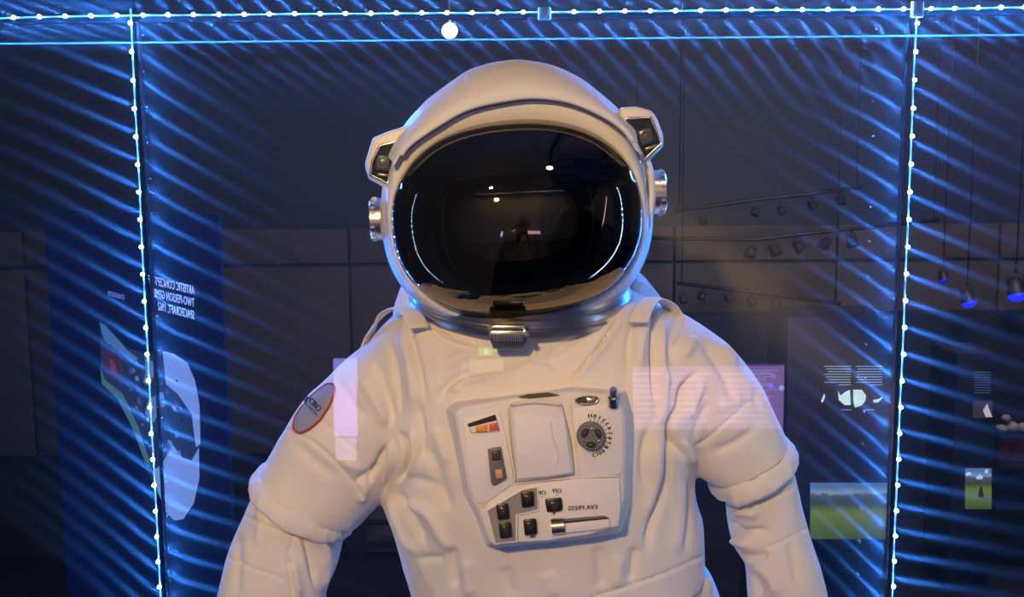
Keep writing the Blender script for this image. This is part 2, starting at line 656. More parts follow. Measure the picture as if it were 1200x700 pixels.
folds = [
    # left armpit cluster
    ('c', [(470, 508), (478, 525), (476, 545), (467, 565)], 4, -9),
    ('r', [(458, 515), (462, 540), (450, 565)], 6, 5),
    ('c', [(455, 520), (440, 548), (428, 572)], 5, -4),
    ('r', [(482, 500), (488, 530), (480, 560)], 6, 5),
    ('c', [(490, 470), (497, 510), (492, 540)], 5, -3),
    ('r', [(432, 560), (420, 590)], 8, 4),
    ('c', [(446, 545), (415, 565)], 5, -3),
    # left shoulder folds
    ('c', [(480, 380), (492, 430), (500, 470)], 5, -4),
    ('r', [(470, 388), (480, 430), (485, 480)], 7, 4),
    ('c', [(455, 395), (466, 440), (470, 490)], 6, -3),
    ('seam', [(432, 400), (420, 412), (400, 432)], 1.6, -1.5),
    ('seam', [(330, 500), (370, 520), (410, 560), (425, 580)], 1.6, -2),
    ('seam', [(357, 470), (385, 500), (420, 530)], 2.0, -1.0),
    ('band', [(483, 350), (487, 390), (496, 430), (503, 480)], 15, 3.0),
    ('band', [(757, 345), (752, 380), (750, 430), (752, 490)], 15, 3.0),
    # left neck sling edge
    ('step', [(492, 340), (500, 370), (530, 395), (575, 408)], 12, 4),
    ('c', [(495, 372), (520, 398), (560, 408), (600, 410)], 3.5, -5),
    # left torso folds
    ('r', [(470, 590), (500, 600), (515, 625), (530, 650)], 10, 5),
    ('c', [(466, 575), (488, 620), (498, 640)], 7, -6),
    ('c', [(480, 560), (510, 570), (530, 600)], 8, -3),
    ('r', [(455, 580), (470, 625), (490, 650)], 6, 4),
    ('c', [(490, 655), (520, 655)], 6, -3),
    # chest
    ('c', [(560, 440), (600, 425), (660, 430)], 9, -3),
    ('c', [(535, 455), (550, 440), (570, 435)], 6, -3),
    ('step', [(665, 452), (700, 410), (735, 362)], 7, 4),
    ('c', [(668, 448), (700, 410), (727, 372)], 2.6, -5),
    ('r', [(760, 350), (750, 400), (745, 440)], 9, 5),
    ('c', [(748, 352), (738, 400), (738, 440)], 6, -5),
    ('c', [(778, 352), (764, 372), (762, 410), (766, 470)], 3.5, -7),
    ('r', [(775, 375), (775, 420), (778, 460)], 7, 5),
    ('c', [(800, 365), (786, 400), (790, 430)], 7, -4),
    ('r', [(815, 395), (800, 420)], 9, 4),
    # right armpit
    ('c', [(815, 438), (800, 455), (795, 478), (785, 495), (788, 515), (800, 535)], 5, -12),
    ('r', [(826, 446), (812, 468), (806, 492)], 7, 6),
    ('r', [(775, 430), (778, 470), (772, 500)], 7, 5),
    ('c', [(830, 470), (815, 510), (822, 540)], 6, -3),
    ('r', [(800, 515), (812, 545)], 6, 4),
    ('seam', [(878, 472), (852, 494), (820, 522)], 1.8, -2.5),
    # right shoulder outer
    ('r', [(840, 400), (870, 435), (885, 470)], 9, 5),
    ('c', [(822, 400), (850, 440), (860, 475)], 8, -4),
    # right torso long folds
    ('c', [(785, 500), (782, 560), (765, 610), (757, 650)], 7, -6),
    ('r', [(770, 510), (768, 560), (752, 610)], 9, 4),
    ('r', [(797, 560), (795, 610), (790, 650)], 10, 3.5),
    ('c', [(808, 560), (806, 620), (804, 650)], 6, -3),
    ('seam', [(823, 652), (780, 672), (730, 690), (690, 702)], 1.8, -2.2),
    ('c', [(700, 640), (706, 690)], 10, -3), ('r', [(640, 670), (650, 700)], 14, 3),
    ('c', [(590, 665), (600, 700)], 12, -3),
    ('r', [(545, 655), (552, 700)], 12, 4), ('c', [(528, 640), (536, 690)], 9, -4), ('c', [(500, 520), (515, 560), (520, 600)], 9, -4),
    ('r', [(510, 500), (525, 545)], 9, 3), ('c', [(760, 500), (752, 540), (756, 570)], 7, -4), ('c', [(745, 640), (740, 685)], 9, -5),
    ('r', [(725, 650), (722, 690)], 10, 4), ('c', [(395, 445), (410, 470), (430, 490)], 9, -3), ('r', [(420, 440), (440, 470), (455, 500)], 10, 4),
    ('c', [(440, 420), (452, 460), (462, 500)], 8, -4), ('c', [(345, 520), (375, 545), (395, 560)], 10, -2.5), ('r', [(400, 540), (425, 550)], 8, 3),
    ('c', [(860, 420), (880, 450), (890, 480)], 7, -4), ('c', [(835, 530), (860, 520), (890, 500)], 8, -3), ('r', [(840, 480), (870, 465)], 9, 3),
    ('c', [(640, 420), (690, 385)], 8, -3), ('r', [(610, 425), (650, 432)], 8, 3), ('c', [(520, 430), (540, 415), (590, 415)], 8, -3.5),
    ('r', [(530, 462), (545, 447), (575, 442)], 6, 4), ('c', [(512, 470), (528, 448), (555, 432)], 6, -4),
]
sculpt(me, folds, 0.0022, 9)
link('upper_garment', me, cloth, suit)


def cuff(name, A, B, A2, B2, y, b, r, seedv):
    """rolled sleeve hem: a fat lumpy ring between the rim ellipses A-B and A2-B2"""
    a0, b0 = P(*A, y), P(*B, y)
    a1, b1 = P(*A2, y), P(*B2, y)
    c = (a0 + b0 + a1 + b1) / 4
    ax = ((b0 + b1) - (a0 + a1)) / 4
    nrm = ((a1 + b1) / 2 - (a0 + b0) / 2)
    hh = nrm.length / 2
    nrm.normalize()
    rings = []
    N = 64
    for j in range(N):
        t = 2 * PI * j / N
        cc = c + ax * math.cos(t) + Vector((0, b * math.sin(t), 0))
        out = (ax.normalized() * math.cos(t) + Vector((0, 1, 0)) * math.sin(t)).normalized()
        lump = 1 + 0.22 * noise.noise(Vector((math.cos(t) * 2, math.sin(t) * 2, seedv)))
        rings.append([cc + nrm * (hh * math.copysign(abs(math.cos(p)) ** 0.75, math.cos(p)) * lump) + out * (r * (0.7 + 0.35 * math.cos(p)) * math.sin(p) * lump) for p in [2 * PI * k / 14 for k in range(14)]])
    bm = bmesh.new()
    Rg = [[bm.verts.new(p) for p in rg] for rg in rings]
    for i in range(N):
        X, Y = Rg[i], Rg[(i + 1) % N]
        for k in range(14):
            bm.faces.new((X[k], X[(k + 1) % 14], Y[(k + 1) % 14], Y[k]))
    me = apply_mods(me_from(bm), [('SUBSURF', dict(levels=2))])
    sculpt(me, [], 0.0028, 26)
    return link(name, me, cloth, suit)


cuff('sleeve_cuff', (307, 549), (414, 606), (300, 568), (402, 625), -0.015, 0.078, 0.010, 1.3)
cuff('sleeve_cuff', (834, 560), (918, 512), (842, 579), (926, 535), -0.015, 0.078, 0.010, 5.1)


def sleeve(name, rows, folds, bands):
    rg = loft_smooth([pxring(a, b, y, d, 48) for a, b, y, d in rows], 10)
    me = me_from(loft_bm(rg))
    me = apply_mods(me, [('REMESH', dict(mode='VOXEL', voxel_size=0.0028)), ('SMOOTH', dict(factor=0.5, iterations=8))])
    sculpt(me, folds, 0.002, 12)
    return link(name, me, cloth, suit)


sleeve('lower_sleeve', [((312, 550), (404, 600), -0.015, 0.060), ((300, 572), (400, 632), -0.018, 0.064), ((288, 600), (397, 648), -0.02, 0.066),
                        ((275, 632), (392, 668), -0.03, 0.064), ((264, 665), (383, 690), -0.04, 0.062), ((255, 705), (376, 722), -0.05, 0.060),
                        ((246, 760), (358, 770), -0.07, 0.055), ((240, 850), (335, 850), -0.10, 0.048), ((238, 930), (322, 930), -0.13, 0.042)],
       [('seam', [(283, 604), (312, 616), (343, 630)], 1.6, -2), ('seam', [(266, 653), (300, 668), (332, 679)], 1.6, -2),
        ('c', [(330, 596), (352, 620), (362, 650), (370, 690)], 5, -6), ('r', [(345, 600), (378, 640), (380, 670)], 8, 6),
        ('c', [(352, 604), (375, 622), (392, 645)], 4, -9), ('c', [(298, 580), (294, 605)], 5, -3), ('c', [(317, 586), (312, 612)], 5, -3),
        ('r', [(307, 585), (303, 640)], 7, 2.5), ('seam', [(348, 622), (338, 648)], 1.5, -2), ('c', [(280, 625), (277, 700)], 7, -3),
        ('r', [(343, 660), (350, 700)], 9, 4), ('c', [(338, 655), (345, 700)], 4, -4), ('r', [(390, 650), (380, 690)], 6, 3)], None)
sleeve('lower_sleeve', [((842, 566), (915, 528), -0.015, 0.056), ((852, 588), (927, 548), -0.018, 0.060), ((855, 618), (937, 590), -0.02, 0.062),
                        ((862, 642), (946, 622), -0.03, 0.061), ((875, 665), (957, 658), -0.04, 0.060), ((878, 702), (968, 700), -0.05, 0.058),
                        ((890, 770), (985, 765), -0.07, 0.055), ((912, 850), (1000, 850), -0.10, 0.048), ((925, 930), (1008, 930), -0.13, 0.042)],
       [('seam', [(856, 600), (890, 590), (930, 573)], 1.6, -2), ('seam', [(872, 650), (905, 640), (946, 620)], 1.6, -2),
        ('c', [(852, 608), (868, 622), (900, 622)], 5, -7), ('r', [(862, 600), (890, 602)], 8, 5), ('r', [(858, 632), (880, 640)], 8, 6),
        ('c', [(872, 655), (900, 650)], 5, -6), ('r', [(885, 660), (905, 680), (910, 700)], 9, 5), ('c', [(880, 668), (893, 700)], 5, -4),
        ('c', [(875, 570), (880, 590)], 5, -3), ('c', [(905, 560), (915, 580)], 6, -2), ('c', [(925, 630), (935, 690)], 7, -3)], None)

# ---- neck bulge of the inner hood either side of the metal ring
rg = loft_smooth([pxring((496, 306), (726, 300), 0.09, 0.05, 40), pxring((478, 322), (744, 316), 0.085, 0.07, 40),
                  pxring((468, 342), (760, 332), 0.08, 0.085, 40), pxring((462, 372), (780, 365), 0.07, 0.10, 40), pxring((470, 420), (770, 420), 0.05, 0.10, 40)], 6)
me = apply_mods(me_from(loft_bm(rg)), [('REMESH', dict(mode='VOXEL', voxel_size=0.004)), ('SMOOTH', dict(factor=0.5, iterations=6))])
sculpt(me, [('c', [(478, 330), (486, 350)], 3, -4), ('c', [(742, 325), (735, 350)], 4, -5), ('r', [(752, 330), (745, 350)], 5, 4)], 0.002, 14)
link('neck_hood', me, cloth, suit)
# shoulder strap arch on the left
pts = smooth_path([P(427, 410, 0.03), P(436, 386, 0.01), P(451, 367, -0.01), P(468, 361, -0.04), P(482, 368, -0.075), P(491, 384, -0.098)], 6)
link('shoulder_loop', me_from(tube_bm(pts, 0.013, 12, flat=((0.3, -0.6, 1), 0.16))), cloth, suit)
pts = smooth_path([P(797, 386, 0.03), P(784, 358, -0.01), P(766, 350, -0.05), P(754, 362, -0.085), P(748, 378, -0.105)], 6)
link('shoulder_loop', me_from(tube_bm(pts, 0.012, 12, flat=((-0.3, -0.6, 1), 0.16))), cloth, suit)

# ---- lower body below the hem
rg = loft_smooth([pxring((500, 690), (815, 655), 0.0, 0.125, 40), pxring((495, 730), (838, 690), 0.0, 0.135, 40), pxring((490, 780), (850, 760), 0.0, 0.14, 40),
                  pxring((485, 860), (850, 860), 0.0, 0.145, 40), pxring((490, 920), (845, 920), 0.0, 0.14, 40)], 6)
me = apply_mods(me_from(loft_bm(rg)), [('REMESH', dict(mode='VOXEL', voxel_size=0.005)), ('SMOOTH', dict(factor=0.5, iterations=6))])
sculpt(me, [('c', [(745, 690), (790, 682), (815, 690)], 5, -8), ('r', [(770, 700), (810, 675), (838, 700)], 6, 6)], 0.004, 14)
link('trousers_seat', me, cloth, suit)
for s in (-1, 1):
    cx = P(668, 350, 0).x
    rg = [ering(Vector((cx + s * (0.085 + 0.02 * k / 5), 0.0 + 0.01 * math.sin(k), 1.0 - k * 0.118)), Vector((0.092 - 0.004 * k, 0, 0)), Vector((0, 0.105 - 0.006 * k, 0)), 32) for k in range(6)]
    link('trouser_leg', me_from(loft_bm(loft_smooth(rg, 4))), cloth, suit)
    bx = cx + s * 0.105
    rg = [ering(Vector((bx, -0.00 - o, z)), Vector((a, 0, 0)), Vector((0, b, 0)), 28) for z, o, a, b in
          ((0.44, 0, .075, .08), (0.40, 0.0, .072, .08), (0.37, 0.03, .068, .11), (0.33, 0.04, .066, .14), (0.285, 0.04, .066, .145))]
    link('boot', me_from(loft_bm(loft_smooth(rg, 3))), plastic, suit)
# gloves
for s, (u, v) in ((-1, (279, 935)), (1, (966, 935))):
    c = P(u, v, -0.13)
    bm = loft_bm(loft_smooth([ering(c + Vector((0, 0, 0.03)), Vector((.043, 0, 0)), Vector((0, .042, 0)), 24), ering(c + Vector((0, -0.005, -0.01)), Vector((.046, 0, 0)), Vector((0, .040, 0)), 24),
                              ering(c + Vector((0, -0.01, -0.06)), Vector((.034, 0, 0)), Vector((0, .048, 0)), 24), ering(c + Vector((0, -0.015, -0.10)), Vector((.022, 0, 0)), Vector((0, .045, 0)), 24)], 4))
    for k in range(4):
        y0 = -0.048 + k * 0.022
        ln = (0.065, 0.075, 0.07, 0.055)[k]
        q = c + Vector((0, y0, -0.095))
        tube_bm(smooth_path([q, q + Vector((-s * 0.004, 0, -ln * 0.5)), q + Vector((-s * 0.018, 0, -ln))], 4), [0.0115] * 8 + [0.008], 10, bm=bm)
    q = c + Vector((0, -0.045, -0.045))
    tube_bm(smooth_path([q, q + Vector((-s * 0.01, -0.02, -0.03)), q + Vector((-s * 0.02, -0.025, -0.06))], 4), [0.013] * 8 + [0.009], 10, bm=bm)
    link('glove', me_from(bm), plastic, suit)

# ---- helmet
HC = (606, 256)


def vis_outline(grow=0.0, n=96):
    """visor opening in pixels, grown outward by a number or function of the angle (0 = right, 90 = down)"""
    rot = math.radians(-5.0)
    out = []
    for j in range(n):
        t = 2 * PI * j / n
        ct, st = math.cos(t), math.sin(t)
        e = 2.25
        a, b = 144.5, 113.0
        x = a * math.copysign(abs(ct) ** (2 / e), ct)
        y = b * math.copysign(abs(st) ** (2 / e), st)
        r = math.hypot(x, y)
        g = grow(t) if callable(grow) else grow
        x, y = x * (1 + g / r), y * (1 + g / r)
        out.append((HC[0] + x * math.cos(rot) - y * math.sin(rot), HC[1] + x * math.sin(rot) + y * math.cos(rot)))
    return out


YV = -0.105
rings = []
ctr = P(*HC, YV)
base = [P(u, v, YV) for u, v in vis_outline(3)]
NV = 26
for k in range(NV):
    ph = (PI / 2) * k / NV
    s = math.cos(ph)
    dy = -0.098 * math.sin(ph)
    rings.append([ctr + (p - ctr) * s + Vector((0, dy, 0)) for p in base])
bm = loft_bm(rings, caps=False)
tip = bm.verts.new(ctr + Vector((0, -0.098, 0)))
bm.verts.ensure_lookup_table()
last = bm.verts[(NV - 1) * 96: NV * 96]
for j in range(96):
    bm.faces.new((last[j], last[(j + 1) % 96], tip))
link('visor', me_from(bm), visor_m, suit)


def thick(t):      # rim width: narrow at the sides, wide above, medium below
    s = math.sin(t)
    return 9 + 7 * max(0, s) ** 2 + 42 * max(0, -s) ** 2.2


prof = [(-2, -0.100, 0), (0, -0.110, 0), (3, -0.114, 0), (0.5, -0.114, 0.55), (0, -0.106, 0.85), (0, -0.092, 1.0), (3, -0.06, 1.05), (5, -0.02, 1.05), (4, 0.03, 1.0)]
rings = [[P(u, v, y) for u, v in vis_outline(lambda t, a=a, f=f: a + f * thick(t))] for a, y, f in prof]
cb = P(HC[0], HC[1] - 8, 0.05)
for s, y in ((0.97, 0.075), (0.88, 0.115), (0.72, 0.15), (0.48, 0.175), (0.2, 0.187), (0.02, 0.19)):
    rings.append([cb + (p - cb) * s + Vector((0, 0, 0)) for p in [Vector((q.x, cb.y, q.z)) for q in rings[8]]])
    for p in rings[-1]:
        p.y = y
link('helmet_shell', me_from(loft_bm(rings)), plastic, suit)

# outer sun cover over the crown
Bp = [(462, 196), (470, 181), (481, 167), (513, 145), (550, 125), (600, 114), (633, 112), (667, 117), (700, 130), (727, 147), (742, 165), (750, 183)]
Tp = [(452, 180), (462, 160), (476, 145), (500, 117), (542, 86), (565, 76), (588, 71), (614, 70), (650, 77), (685, 95), (722, 125), (745, 145), (760, 168)]
Bs = [(p.x, p.y) for p in smooth_path([(a, b, 0) for a, b in Bp], 5)]
Ts = [(p.x, p.y) for p in smooth_path([(a, b, 0) for a, b in Tp], 5)]
secs = []
K = 12
cc = P(606, 240, 0.03)
for (b, t) in zip(Bs, Ts):
    col = []
    ii = len(secs) / (len(Bs) - 1)
    lf = min(1, min(ii, 1 - ii) * 5)
    col.append(P(b[0] + (HC[0] - b[0]) * (0.002 + 0.026 * lf), b[1] + (HC[1] - b[1]) * (0.002 + 0.026 * lf), -0.112))
    col.append(P(b[0] + (HC[0] - b[0]) * (0.001 + 0.008 * lf), b[1] + (HC[1] - b[1]) * (0.001 + 0.008 * lf), -0.118 - 0.008 * lf))
    for k in range(K + 1):
        s = k / K * PI / 2
        f = math.sin(s)
        y = -0.130 + 0.125 * (1 - math.cos(s))
        col.append(P(b[0] + (t[0] - b[0]) * f, b[1] + (t[1] - b[1]) * f, y))
    q = col[-1]
    for k in range(1, 9):
        s = k / 8 * PI / 2
        col.append(Vector((cc.x + (q.x - cc.x) * math.cos(s), -0.005 + 0.205 * math.sin(s), cc.z + (q.z - cc.z) * math.cos(s))))
    secs.append(col)
bm = bmesh.new()
V = [[bm.verts.new(p) for p in c] for c in secs]
for A, B in zip(V, V[1:]):
    for j in range(len(A) - 1):
        bm.faces.new((A[j], A[j + 1], B[j + 1], B[j]))
me = me_from(bm)
me = apply_mods(me, [('SOLIDIFY', dict(thickness=0.004, offset=-1)), ('SUBSURF', dict(levels=1))])
sculpt(me, [('seam', [(541, 86), (546, 112)], 2, -1.0), ('seam', [(662, 84), (664, 106)], 2, -1.0)], 0.0007, 18)
link('sun_cover', me, cloth2, suit)
# rolled front edge and dark gap under it
pts = [P(u + (HC[0] - u) * 0.0, v + 1.0, -0.1275) for u, v in Bs[5:-5]]
link('cover_edge', me_from(tube_bm(pts, 0.0032, 8)), cloth2, suit)
pts = [P(u, v + 5.0, -0.1215) for u, v in Bs[7:-8]]
link('cover_gasket', me_from(tube_bm(pts, 0.0019, 8)), mat('olive_grey_gasket', (0.20, 0.18, 0.15), 0.6), suit)


def helmet_lamp(outline, window, lens, yf, tilt):
    ctrx = sum(p[0] for p in outline) / len(outline)
    ctry = sum(p[1] for p in outline) / len(outline)
    fr = [P(u, v, yf) for u, v in outline]
    bk = [P(ctrx + (u - ctrx) * 1.02, ctry + (v - ctry) * 1.02, yf + 0.085) for u, v in outline]
    h = link('lamp_housing', me_from(prism(fr, bk, 0.004, 3), sharp=50), plastic, suit, smooth=False)
    cwx = sum(p[0] for p in window) / len(window)
    cwy = sum(p[1] for p in window) / len(window)
    w1 = [P(u, v, yf - 0.0035) for u, v in window]
    link('window_frame', me_from(tube_bm([w1[i].lerp(w1[(i + 1) % len(w1)], k / 6) for i in range(len(w1)) for k in range(6)], 0.0016, 8, closed=True)), chrome, h)
    w0 = [P(cwx + (u - cwx) * 0.97, cwy + (v - cwy) * 0.97, yf - 0.0015) for u, v in window]
    w2 = [P(cwx + (u - cwx) * 0.97, cwy + (v - cwy) * 0.97, yf + 0.002) for u, v in window]
    link('lamp_window', me_from(prism(w0, w2)), mat('blue_grey_lamp_glass', (0.020, 0.032, 0.050), 0.12), h, smooth=False)
    c = P(*lens, yf - 0.006)
    rot = Matrix.Rotation(tilt, 4, 'Y')
    box('lens_block', c + Vector((0, 0.001, 0)), (0.0155, 0.007, 0.0175), mat('lens_block_grey', (0.10, 0.11, 0.13), 0.3, 0.3), h, bev=0.0025, rot=rot)
    link('lamp_lens', me_from(lathe_bm([(0.0062, 0), (0.0065, 0.003), (0.0050, 0.003), (0.0045, 0.001), (0.0, 0.0018)], c + Vector((0, -0.002, 0)), (0, -1, 0), 24), sharp=35), MATS['lens_block_grey'], h, smooth=False)
    box('lamp_step', c + rot @ Vector((0.002, 0.002, -0.0135)), (0.013, 0.006, 0.003), mat('brass_grey', (0.32, 0.28, 0.24), 0.3, 0.6), h, bev=0.0008, rot=rot)
    return h


helmet_lamp([(437, 162), (456, 154), (477, 148), (483, 160), (474, 178), (462, 200), (457, 218), (451, 220), (432, 209), (428, 192)],
            [(445, 171), (475, 163), (462, 190), (454, 215), (434, 205), (436, 190)], (449, 191), -0.085, math.radians(8))
helmet_lamp([(726, 127), (745, 125), (763, 130), (769, 138), (777, 159), (777, 171), (764, 184), (758, 193), (751, 190), (738, 158), (727, 140)],
            [(732, 139), (763, 138), (775, 168), (755, 187), (744, 160)], (757, 160), -0.085, math.radians(-18))


def knob(u, v, rpx, x0, x1, y):
    m = mpp(y)
    c = P(u, v, y)
    h = (x1 - x0) * m
    r = rpx * m
    sgn = 1 if u > 600 else -1
    prof = [(r * 0.8, -0.004), (r * 0.94, 0), (r, h * 0.12), (r, h * 0.42), (r * 0.93, h * 0.46), (r * 0.93, h * 0.54), (r, h * 0.58), (r, h * 0.9), (r * 0.92, h), (r * 0.6, h), (r * 0.55, h * 0.93), (0, h * 0.93)]
    a = P(x0 if sgn > 0 else x1, v, y)
    k = link('side_knob', me_from(lathe_bm(prof, a, (sgn, 0, 0.03 * sgn), 48), sharp=35), chrome, suit, smooth=False)
    for j in range(20):
        t = 2 * PI * j / 20
        box('knob_rib', a + Vector((sgn * h * 0.72, r * math.cos(t), r * math.sin(t))), (h * 0.3, 0.0022, 0.0022), chrome, k)


knob(442, 257, 25, 435, 450, -0.055)
knob(772, 226, 26, 763, 779, -0.055)

# side brackets running down the rim
for pts, in (([(452, 214), (454, 232), (456, 256), (460, 280), (468, 304), (480, 328)],), ([(757, 188), (762, 205), (763, 230), (760, 255), (752, 285), (740, 308)],)):
    pp = smooth_path([P(u, v, -0.075) for u, v in pts], 5)
    link('side_bracket', me_from(tube_bm(pp, [0.0085] * (len(pp) - 10) + [0.0085 - 0.0006 * i for i in range(10)], 12, flat=((1, 0, 0), 0.55))), plastic, suit)
    pp2 = smooth_path([P(u + (7 if u < 600 else -7), v, -0.098) for u, v in pts[:-1]], 5)
    link('pivot_rod', me_from(tube_bm(pp2, 0.0018, 8)), chrome, suit)

# ---- metal neck ring
cz = P(612, 338, 0.0)
fz = P(606, 376, -0.130)
slope = (cz.z - fz.z) / 0.130
axis = Vector((0.035, -slope, 1)).normalized()
prof = [(0.122, 0.026), (0.129, 0.024), (0.1295, 0.018), (0.127, 0.016), (0.127, 0.014), (0.132, 0.012), (0.1325, 0.006), (0.130, 0.004), (0.130, 0.002), (0.135, 0.0), (0.1355, -0.006), (0.133, -0.009), (0.133, -0.011), (0.1365, -0.013), (0.136, -0.019), (0.122, -0.020)]
rngo = link('neck_ring', me_from(lathe_bm(prof, cz + Vector((-0.002, 0, 0)), axis, 128), sharp=30), steel, suit, smooth=False)
# latch on the front of the ring
lc = P(596, 393, -0.150)
latch = link('ring_latch', me_from(prism([P(571, 383, -0.150), P(618, 383, -0.150), P(619, 395, -0.150), P(613, 409, -0.147), P(578, 409, -0.147), P(573, 395, -0.150)],
                                        [P(571, 383, -0.130), P(618, 383, -0.130), P(619, 395, -0.130), P(613, 409, -0.130), P(578, 409, -0.130), P(573, 395, -0.130)], 0.0015), sharp=40), darkmetal, suit, smooth=False, label='grey metal latch on the front of the neck ring')
box('latch_bar', P(596, 383, -0.156), (0.036, 0.012, 0.0045), chrome, latch, bev=0.0015)
box('latch_lever', P(594, 391, -0.158), (0.037, 0.012, 0.008), chrome, latch, bev=0.0018)
for k in range(14):
    box('latch_rib', P(579 + k * 2.5, 396, -0.1645), (0.0010, 0.0022, 0.0075), steel, latch, bev=0)
box('latch_end', P(616, 391, -0.160), (0.006, 0.010, 0.010), chrome, latch, bev=0.001, rot=Matrix.Rotation(math.radians(-35), 4, 'Y'))

# ---- chest control box
baseo = [(521, 479), (531, 525), (540, 577), (556, 610), (567, 641), (575, 645), (640, 638), (700, 632), (729, 627), (742, 592), (747, 519), (745, 489), (735, 457), (671, 452), (608, 461), (533, 470)]
fronto = [(533, 484), (540, 527), (549, 576), (563, 606), (573, 634), (580, 640), (640, 634), (700, 626), (724, 619), (731, 585), (733, 519), (732, 487), (726, 463), (670, 458), (608, 465), (541, 477)]
YB, YF = -0.118, -0.180


def yfront(v):       # the face leans back towards the top
    return YF + (560 - v) / 100 * 0.010


chest = link('chest_control_box', me_from(prism([P(u, v, yfront(v)) for u, v in fronto], [P(u, v, YB) for u, v in baseo], 0.006, 3), sharp=60), cloth, suit, smooth=False, label='square control box with switches and dial on the chest')


def F(u, v, d=0.0):
    return P(u, v, yfront(v) - d)


def slab(name, poly, d0, d1, m, bev=0.0, parent=chest, label=None, grow=0):
    """plate standing from depth d0 to d1 (m) proud of the box face"""
    return link(name, me_from(prism([F(u, v, d1) for u, v in poly], [F(u, v, d0) for u, v in poly], bev), sharp=50), m, parent, label, smooth=False)


slab('left_panel', [(542, 489), (586, 483), (592, 505), (603, 566), (567, 592), (556, 588), (549, 560)], -0.004, 0.0022, panelm, 0.0012)
slab('right_panel', [(672, 478), (727, 470), (729, 487), (731, 520), (729, 556), (676, 562), (668, 500)], -0.004, 0.0022, panelm, 0.0012)
slab('lower_panel', [(569, 597), (611, 571), (627, 566), (680, 561), (726, 560), (728, 590), (725, 617), (690, 627), (640, 634), (581, 638)], -0.004, 0.0040, panelm, 0.0015)
# padded cover in the middle
cv = [(597, 472), (628, 468), (658, 471), (668, 512), (673, 556), (640, 562), (605, 565), (600, 520)]
cvr = link('padded_cover', me_from(prism([F(u, v, 0.010) for u, v in cv], [F(u, v, -0.004) for u, v in cv], 0.004, 3), sharp=80), cloth, chest, smooth=False, label='padded white fabric cover in the middle of the box')
slab('cover_pocket', [(601, 487), (662, 488), (671, 555), (640, 560), (606, 562)], 0.008, 0.0125, panelm, 0.002, parent=cvr)
link('cover_piping', me_from(tube_bm(smooth_path([F(598, 476, 0.0102), F(628, 473, 0.0102), F(657, 476, 0.0102)], 6), 0.0012, 8)), thread, cvr)
link('pocket_slot', me_from(prism([F(u, v, 0.003) for u, v in [(607, 465), (620, 462), (642, 460), (656, 463), (640, 465), (620, 467)]], [F(u, v, -0.002) for u, v in [(607, 465), (620, 462), (642, 460), (656, 463), (640, 465), (620, 467)]])), mat('slot_shadow_brown', (0.09, 0.075, 0.06), 0.8), chest, smooth=False)
# wavy crease of the cover
link('cover_crease', me_from(tube_bm(smooth_path([F(645, 494, 0.0125), F(648, 515, 0.0127), F(654, 530, 0.0127), F(653, 545, 0.0125)], 6), 0.0009, 8)), panelm, cvr)

# indicator window
win = slab('indicator_window', [(547.5, 497), (580.5, 486), (586, 506), (552.5, 508)], 0.0, 0.0030, black)
slab('indicator_plate', [(549.5, 501), (582, 493), (585, 506), (553, 507.5)], 0.0025, 0.0040, panelm, parent=win)
slab('indicator_lens', [(557.5, 499.5), (571, 497.5), (571.5, 506), (557.5, 507)], 0.0035, 0.0060, mat('amber_lens', (0.75, 0.28, 0.05), 0.35, emit=(1, 0.35, 0.05), estr=0.05), 0.0006, parent=win, label='amber indicator lens')
slab('indicator_lens', [(573, 497), (582, 495.5), (584.5, 504.5), (573.5, 505.8)], 0.0035, 0.0060, mat('red_lens', (0.62, 0.08, 0.06), 0.35, emit=(1, 0.1, 0.05), estr=0.05), 0.0006, parent=win, label='red indicator lens')
# dark grey pod with two push buttons
pod = slab('button_pod', [(571.5, 526), (587, 523.5), (590, 540), (594, 561), (579, 570), (575.5, 567)], 0.0, 0.0065, mat('pod_grey', (0.13, 0.13, 0.14), 0.45), 0.0012)
slab('push_button', [(575.6, 528.5), (585.5, 527.5), (587, 539), (577, 540.5)], 0.0055, 0.0095, black, 0.001, parent=pod, label='black square push button')
slab('button_rim', [(578, 530.8), (583.8, 530), (584.8, 537.4), (579, 538)], 0.0095, 0.0103, mat('maroon_print', (0.20, 0.08, 0.08), 0.5), parent=pod)
slab('button_centre', [(579, 531.8), (582.9, 531.2), (583.7, 536.5), (580, 537)], 0.0102, 0.0106, black, parent=pod)
slab('push_button', [(580, 551), (588.3, 550), (589.5, 560.5), (581.5, 561.8)], 0.0055, 0.0100, mat('orange_button', (0.72, 0.34, 0.12), 0.4), 0.001, parent=pod, label='orange square push button')

# rotary dial with mirrored numbers
dc = F(692.2, 510.5, 0.0022)
dn = (F(692.2, 540, 0) - F(692.2, 480, 0)).cross(Vector((1, 0, 0))).normalized()
if dn.y > 0:
    dn = -dn
k_ = mpp(YF)
dial = link('rotary_dial', me_from(lathe_bm([(17.2 * k_, 0), (17.2 * k_, 0.002), (16 * k_, 0.0035), (16 * k_, 0.010), (15 * k_, 0.012), (0, 0.0125)], dc, dn, 48), sharp=35), greyk, chest, smooth=False, label='round grey dial knob')
dx_, dy_ = Vector((1, 0, 0)), (F(692, 500) - F(692, 520)).normalized()
for a0 in (90, 210, 330):
    bm = bmesh.new()
    for s in (-1, 1):
        pass
    pts = [dc + dn * 0.0125 + dx_ * (9.5 * k_ * math.cos(math.radians(a0 + 180 + d))) + dy_ * (9.5 * k_ * math.sin(math.radians(a0 + 180 + d))) for d in range(-38, 39, 8)]
    link('finger_recess', me_from(tube_bm(pts, [0.001, .0022, .0030, .0034, .0036, .0036, .0034, .0030, .0022, .001][:len(pts)], 8)), mat('dial_recess', (0.045, 0.042, 0.045), 0.3), dial)
